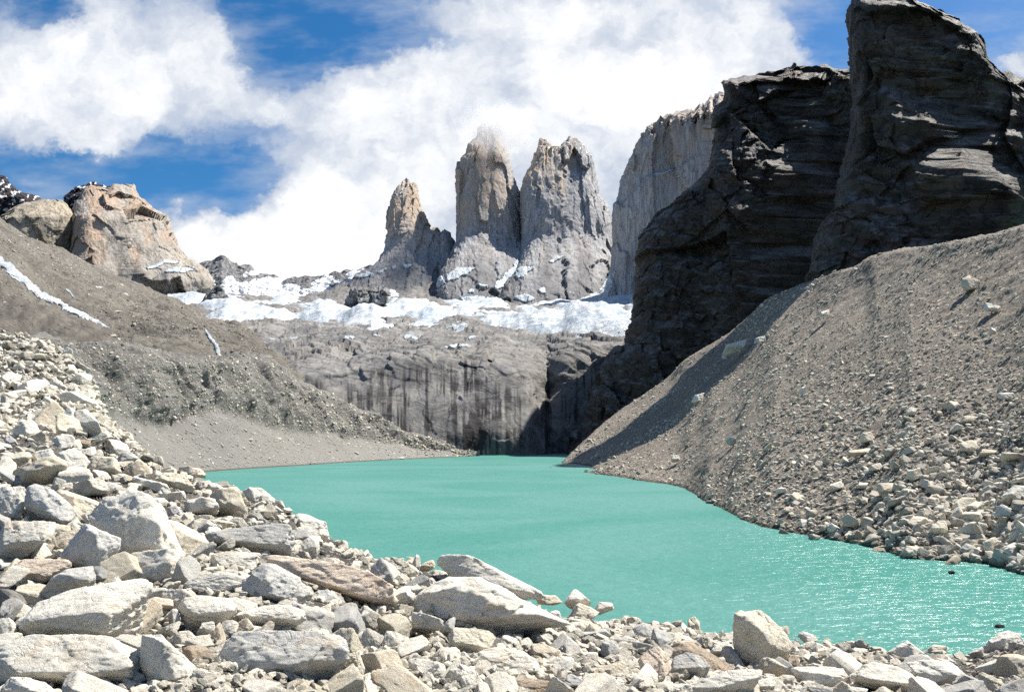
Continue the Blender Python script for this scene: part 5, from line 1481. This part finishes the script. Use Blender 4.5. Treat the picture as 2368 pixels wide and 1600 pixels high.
# smaller individual boulders between the big ones
r_ = np.random.default_rng(77)
placed = [(q[1], q[2], q[3] * .25) for q in rocks if q[8] == 'near']
cx_x = [p_[0] for p_ in sorted(CREST)]; cx_y = [p_[1] for p_ in sorted(CREST)]
n_fill = 0
tries = 0
from mathutils import Euler
while n_fill < 165 and tries < 16000:
    tries += 1
    x = r_.uniform(-10, 2378)
    yc = np.interp(x, cx_x, cx_y)
    y = yc + (1610 - yc) * r_.uniform(0, 1)
    if x < 260 and y < 880:
        continue
    if y < yc + 34:
        continue
    if x > 2190 and y > 1530 and r_.uniform() < .8:
        continue
    base = np.interp(y, [880, 1100, 1350, 1600], [22, 34, 39, 48])
    rad = base * r_.uniform(.7, 1.35)
    if n_fill > 60:
        rad *= .78
    if tries > 7000:
        rad *= .75
    if inside_hero(x, y) or any((x - a) ** 2 + (y - b_) ** 2 < (.7 * (rad + c_)) ** 2 for a, b_, c_ in placed):
        continue
    d_ = ground_hit(x, y + rad * .4)
    R = rad / F * d_
    me, v, f = protos[int(r_.integers(16))]
    o = bpy.data.objects.new('boulder', me)
    col.objects.link(o)
    o.scale = (R * r_.uniform(1.15, 1.9), R * r_.uniform(1.05, 1.4), R * r_.uniform(.75, 1.25))
    o.rotation_euler = (r_.normal(0, .45), r_.normal(0, .45), r_.uniform(0, 6.28))
    z, _ = ground_z(x, d_)
    o.location = ((x - CX) / F * d_, d_, float(z) + R * .45)
    tk = r_.choice(list('wwwwogtgos'))
    o.color = (*(np.array(TINT[tk]) * r_.uniform(.9, 1.1)), 1)
    placed.append((x, y, rad))
    rocks.append([o, x, y, 2 * rad, d_, tk, None, None, 'near'])
    n_fill += 1

placed = [(q[1], q[2], q[3] * .4) for q in rocks if q[8] == 'scree']
n_fill = tries = 0
while n_fill < 32 and tries < 30000:
    tries += 1
    x = r_.uniform(1640, 2366)
    _, ylo, yhi = scree_hit(x, 1200)
    y = ylo - 6 - (ylo - yhi) * r_.uniform(0, 1) ** 1.6 * .75
    near_f = np.clip((x - 1600) / 700, 0, 1) * np.clip((y - 800) / 450, 0, 1)
    rad = (8 + 22 * near_f) * r_.uniform(.75, 1.25)
    if near_f < .25 and r_.uniform() < .7:
        continue
    if any((x - a) ** 2 + (y - b_) ** 2 < (.85 * (rad + c_)) ** 2 for a, b_, c_ in placed):
        continue
    d_, _, _ = scree_hit(x, y + rad * .5)
    R = rad / F * d_
    me, v, f = protos[int(r_.integers(16))]
    o = bpy.data.objects.new('boulder', me)
    col.objects.link(o)
    o.scale = (R * r_.uniform(.9, 1.3), R * r_.uniform(.9, 1.2), R * r_.uniform(.6, .95))
    o.rotation_euler = (r_.normal(0, .4), r_.normal(0, .4), r_.uniform(0, 6.28))
    o.location = unproj(x, y, d_ + R * .2)
    tk = r_.choice(list('wwotogt'))
    o.color = (*(np.array(TINT[tk]) * r_.uniform(.85, 1.05)), 1)
    placed.append((x, y, rad))
    rocks.append([o, x, y, 2 * rad, d_, tk, None, None, 'scree'])
    n_fill += 1

# labels: the traced rocks carry their own, the rest say which neighbour they lie by
anchors = [q for q in rocks if q[7]]
CN = {'w': 'pale', 'g': 'grey', 'p': 'pinkish', 'b': 'brown', 't': 'tan', 's': 'speckled grey', 'd': 'dark', 'o': 'cream', 'k': 'black'}
ORD = ['nearest', 'second nearest', 'third nearest', 'fourth nearest', 'fifth nearest', 'sixth nearest', 'seventh nearest', 'eighth nearest', 'ninth nearest', 'tenth nearest', 'eleventh nearest', 'twelfth nearest']
groups = {}
for q in rocks:
    grp = {'near': 'boulders on the near shore', 'scree': 'boulders on the right-hand scree', 'lake': 'rocks standing in the lake'}[q[8]]
    if q[6]:
        thing(q[0], q[6], 'boulder', grp)
        continue
    a = min((a for a in anchors if a[8] == q[8] or q[8] == 'lake'), key=lambda a: math.hypot(a[1] - q[1], a[2] - q[2]) - a[3] * .35)
    dx, dy = q[1] - a[1], q[2] - a[2]
    if abs(dx) > 1.2 * abs(dy):
        rel = 'right of' if dx > 0 else 'left of'
    else:
        rel = 'below' if dy > 0 else 'above'
    groups.setdefault((id(a), rel), []).append((math.hypot(dx, dy), q, a, rel, grp))
for lst in groups.values():
    lst.sort(key=lambda s_: s_[0])
    for i, (dst, q, a, rel, grp) in enumerate(lst):
        kind = 'small stone' if q[3] < 45 else 'mid-sized stone'
        if len(lst) == 1:
            lab = f'{CN[q[5]]} {kind} just {rel} the {a[7]}'
        else:
            lab = f'{CN[q[5]]} {kind} {rel} the {a[7]}, {ORD[min(i, 11)]} to it'
        thing(q[0], lab, 'boulder', grp)

# loose stones too many to count: one mesh per bank
low = []
for k in range(10):
    r2_ = np.random.default_rng(1300 + k)
    nn, dd = block_planes(r2_)
    v2, f2 = rock_from_planes(nn, dd, 2, 150, 1300 + k, .03, 0)
    v1, f1 = rock_from_planes(nn, dd, 1, 150, 1300 + k, .02, 0)
    low.append(((v2 / np.abs(v2).max(), f2), (v1 / np.abs(v1).max(), f1)))


def scatter(name, C, R, lod, seed, label, flat=(.55, .95), tone=.62):
    r2_ = np.random.default_rng(seed)
    n = len(C)
    kind = r2_.integers(0, 10, n)
    M = rot_mats(n, r2_, .45)
    S3 = np.stack([R * r2_.uniform(.85, 1.35, n), R * r2_.uniform(.8, 1.15, n), R * r2_.uniform(*flat, n)], -1)
    tint = np.clip(r2_.normal(tone, .27, n), 0, 1)
    VV, FF, TT, off = [], [], [], 0
    for lv in (0, 1):
        for k in range(10):
            idx = np.where((kind == k) & (lod == lv))[0]
            if not len(idx):
                continue
            v, f = low[k][lv]
            A = np.einsum('nij,nmj->nmi', M[idx], v[None] * S3[idx][:, None, :]) + C[idx][:, None, :]
            VV.append(A.reshape(-1, 3))
            FF.append((f[None] + (np.arange(len(idx)) * len(v))[:, None, None]).reshape(-1, 3) + off)
            TT.append(np.repeat(tint[idx], len(v)))
            off += len(idx) * len(v)
    o = mk_obj(name, np.concatenate(VV), [np.concatenate(FF)], M_stone, {'tint': np.concatenate(TT)}, smooth=False)
    structure(o, 'stuff', label)
    return o


# near bank
r_ = np.random.default_rng(5)
n = 15000
x = r_.uniform(-250, 2600, n)
tpar = r_.uniform(0, 1, n)
yc = np.interp(x, cx_x, cx_y)
yt = yc + (1740 - yc) * tpar ** 1.1
rad = np.exp(r_.normal(math.log(10.5), .55, n)) * np.interp(yt, [750, 900, 1100, 1600], [.42, .6, .95, 1.25])
rad = np.clip(rad, 2.0, 19)
rad = np.where((x > 2200) & (yt > 1520), rad * .45, rad)
dh = np.array([ground_hit(a, b_) for a, b_ in zip(x, yt)])
zz, _ = ground_z(x, dh)
R = rad / F * dh
C = np.stack([(x - CX) / F * dh, dh, zz], -1)
C[:, 2] += relief(C, dh) + R * .3
scatter('loose_stones', C, R, np.where(rad > 7, 0, 1), 11, 'broken granite rubble filling the gaps between the near boulders')

n = 7000
x = r_.uniform(-200, 345, n)
yc = np.interp(x, cx_x, cx_y)
yt = yc + 4 + (1010 - yc) * r_.uniform(0, 1, n)
rad = np.clip(np.exp(r_.normal(math.log(5.0), .5, n)) * np.interp(yt, [750, 860, 1000], [.75, 1.0, 1.5]), 2, 15)
dh = np.array([ground_hit(a, b_) for a, b_ in zip(x, yt)])
zz, _ = ground_z(x, dh)
R = rad / F * dh
C = np.stack([(x - CX) / F * dh, dh, zz], -1)
C[:, 2] += relief(C, dh) + R * .45
scatter('bank_stones', C, R, np.where(rad > 7, 0, 1), 17, 'pale stones covering the bank that rises along the left edge')

# far scree: stones grow towards the foot and towards the right
n = 42000
r_ = np.random.default_rng(6)
jj = r_.integers(4, nsc - 60, n)
tv = r_.uniform(0, 1, n) ** 1.25
ii = (8 + tv * 262).astype(int)
C = SCR_P[ii, jj].copy()
spx, spy = proj(C)
nf = np.clip((spx - 1500) / 800, 0, 1) * np.clip((spy - 820) / 400, 0, 1)
patch = fbm(sc(C, .035) + 3, 4)
rad = np.exp(r_.normal(0, .45, n)) * (1.9 + 7.0 * nf ** 1.2)
rad = np.clip(rad, 1.4, 24)
keep = (patch + nf * 1.3 + r_.normal(0, .35, n)) > np.where(spx < 1700, .35, .05)
keep &= spx < 2480
C, rad = C[keep], rad[keep]
R = rad / F * C[:, 1]
C[:, 2] += R * .25
scatter('scree_stones', C, R, np.where(rad > 6.5, 0, 1), 12, 'loose stones strewn over the right-hand scree', tone=.46)

# moraine stones
n = 9000
r_ = np.random.default_rng(8)
nv, nu = MOR_P.shape[:2]
ii = r_.integers(6, nv - 14, n); jj = r_.integers(120, nu - 8, n)
C = MOR_P[ii, jj].copy()
mpx, mpy = proj(C)
vv_ = ii / nv
keep = (r_.uniform(0, 1, n) < np.where(vv_ > .4, .9, .3))
C = C[keep]
rad = np.clip(np.exp(r_.normal(math.log(1.9), .45, len(C))), 1, 7)
R = rad / F * C[:, 1]
scatter('moraine_stones', C, R, np.ones(len(C), int), 13, 'small stones scattered over the grey moraine wall')

n = 9000
r_ = np.random.default_rng(21)
ii = r_.integers(30, HILL_P.shape[0] - 18, n); jj = r_.integers(60, HILL_P.shape[1] - 30, n)
C = HILL_P[ii, jj].copy()
keep = fbm(sc(C, .02), 3) + r_.normal(0, .3, n) > .05
C = C[keep]
R = np.clip(np.exp(r_.normal(math.log(1.5), .45, len(C))), .8, 6) / F * C[:, 1]
scatter('hill_stones', C, R, np.ones(len(C), int), 23, 'small stones scattered over the brown hillside', tone=.3)

# ------------------------------------------------------------------ cloud round the tallest tip
mc, t, b = new_mat('cloud_vapour')
for nd in list(t.t.nodes):
    if nd.type == 'BSDF_PRINCIPLED':
        t.t.nodes.remove(nd)
vol = t.n('ShaderNodeVolumePrincipled')
vol.inputs['Color'].default_value = (.995, .995, .995, 1)
vol.inputs['Anisotropy'].default_value = 0.0
oc = t.n('ShaderNodeTexCoord').outputs['Object']
ln = t.n('ShaderNodeVectorMath', operation='LENGTH')
t.link(t.mapping(oc, (1 / 150., 1 / 110., 1 / 105.)), ln.inputs[0])
nz = t.noise(oc, 0.018, 6, 0.6)
den = t.math('SUBTRACT', t.math('ADD', 0.95, t.math('MULTIPLY', t.math('SUBTRACT', nz, .5), 1.6)), ln.outputs['Value'])
t.link(t.math('MULTIPLY', t.remap(den, 0.0, 1.0), 0.020), vol.inputs['Density'])
out = [nd for nd in t.t.nodes if nd.type == 'OUTPUT_MATERIAL'][0]
t.link(vol.outputs[0], out.inputs['Volume'])
v, f = ICO[3]
cc = unproj(1150, 298, 2470)
o = mk_obj('cloud', v * np.array([190, 140, 135]) + cc, [f], mc, origin=cc)
thing(o, 'wisp of white cloud wrapped round the tip of the tallest tower', 'cloud')
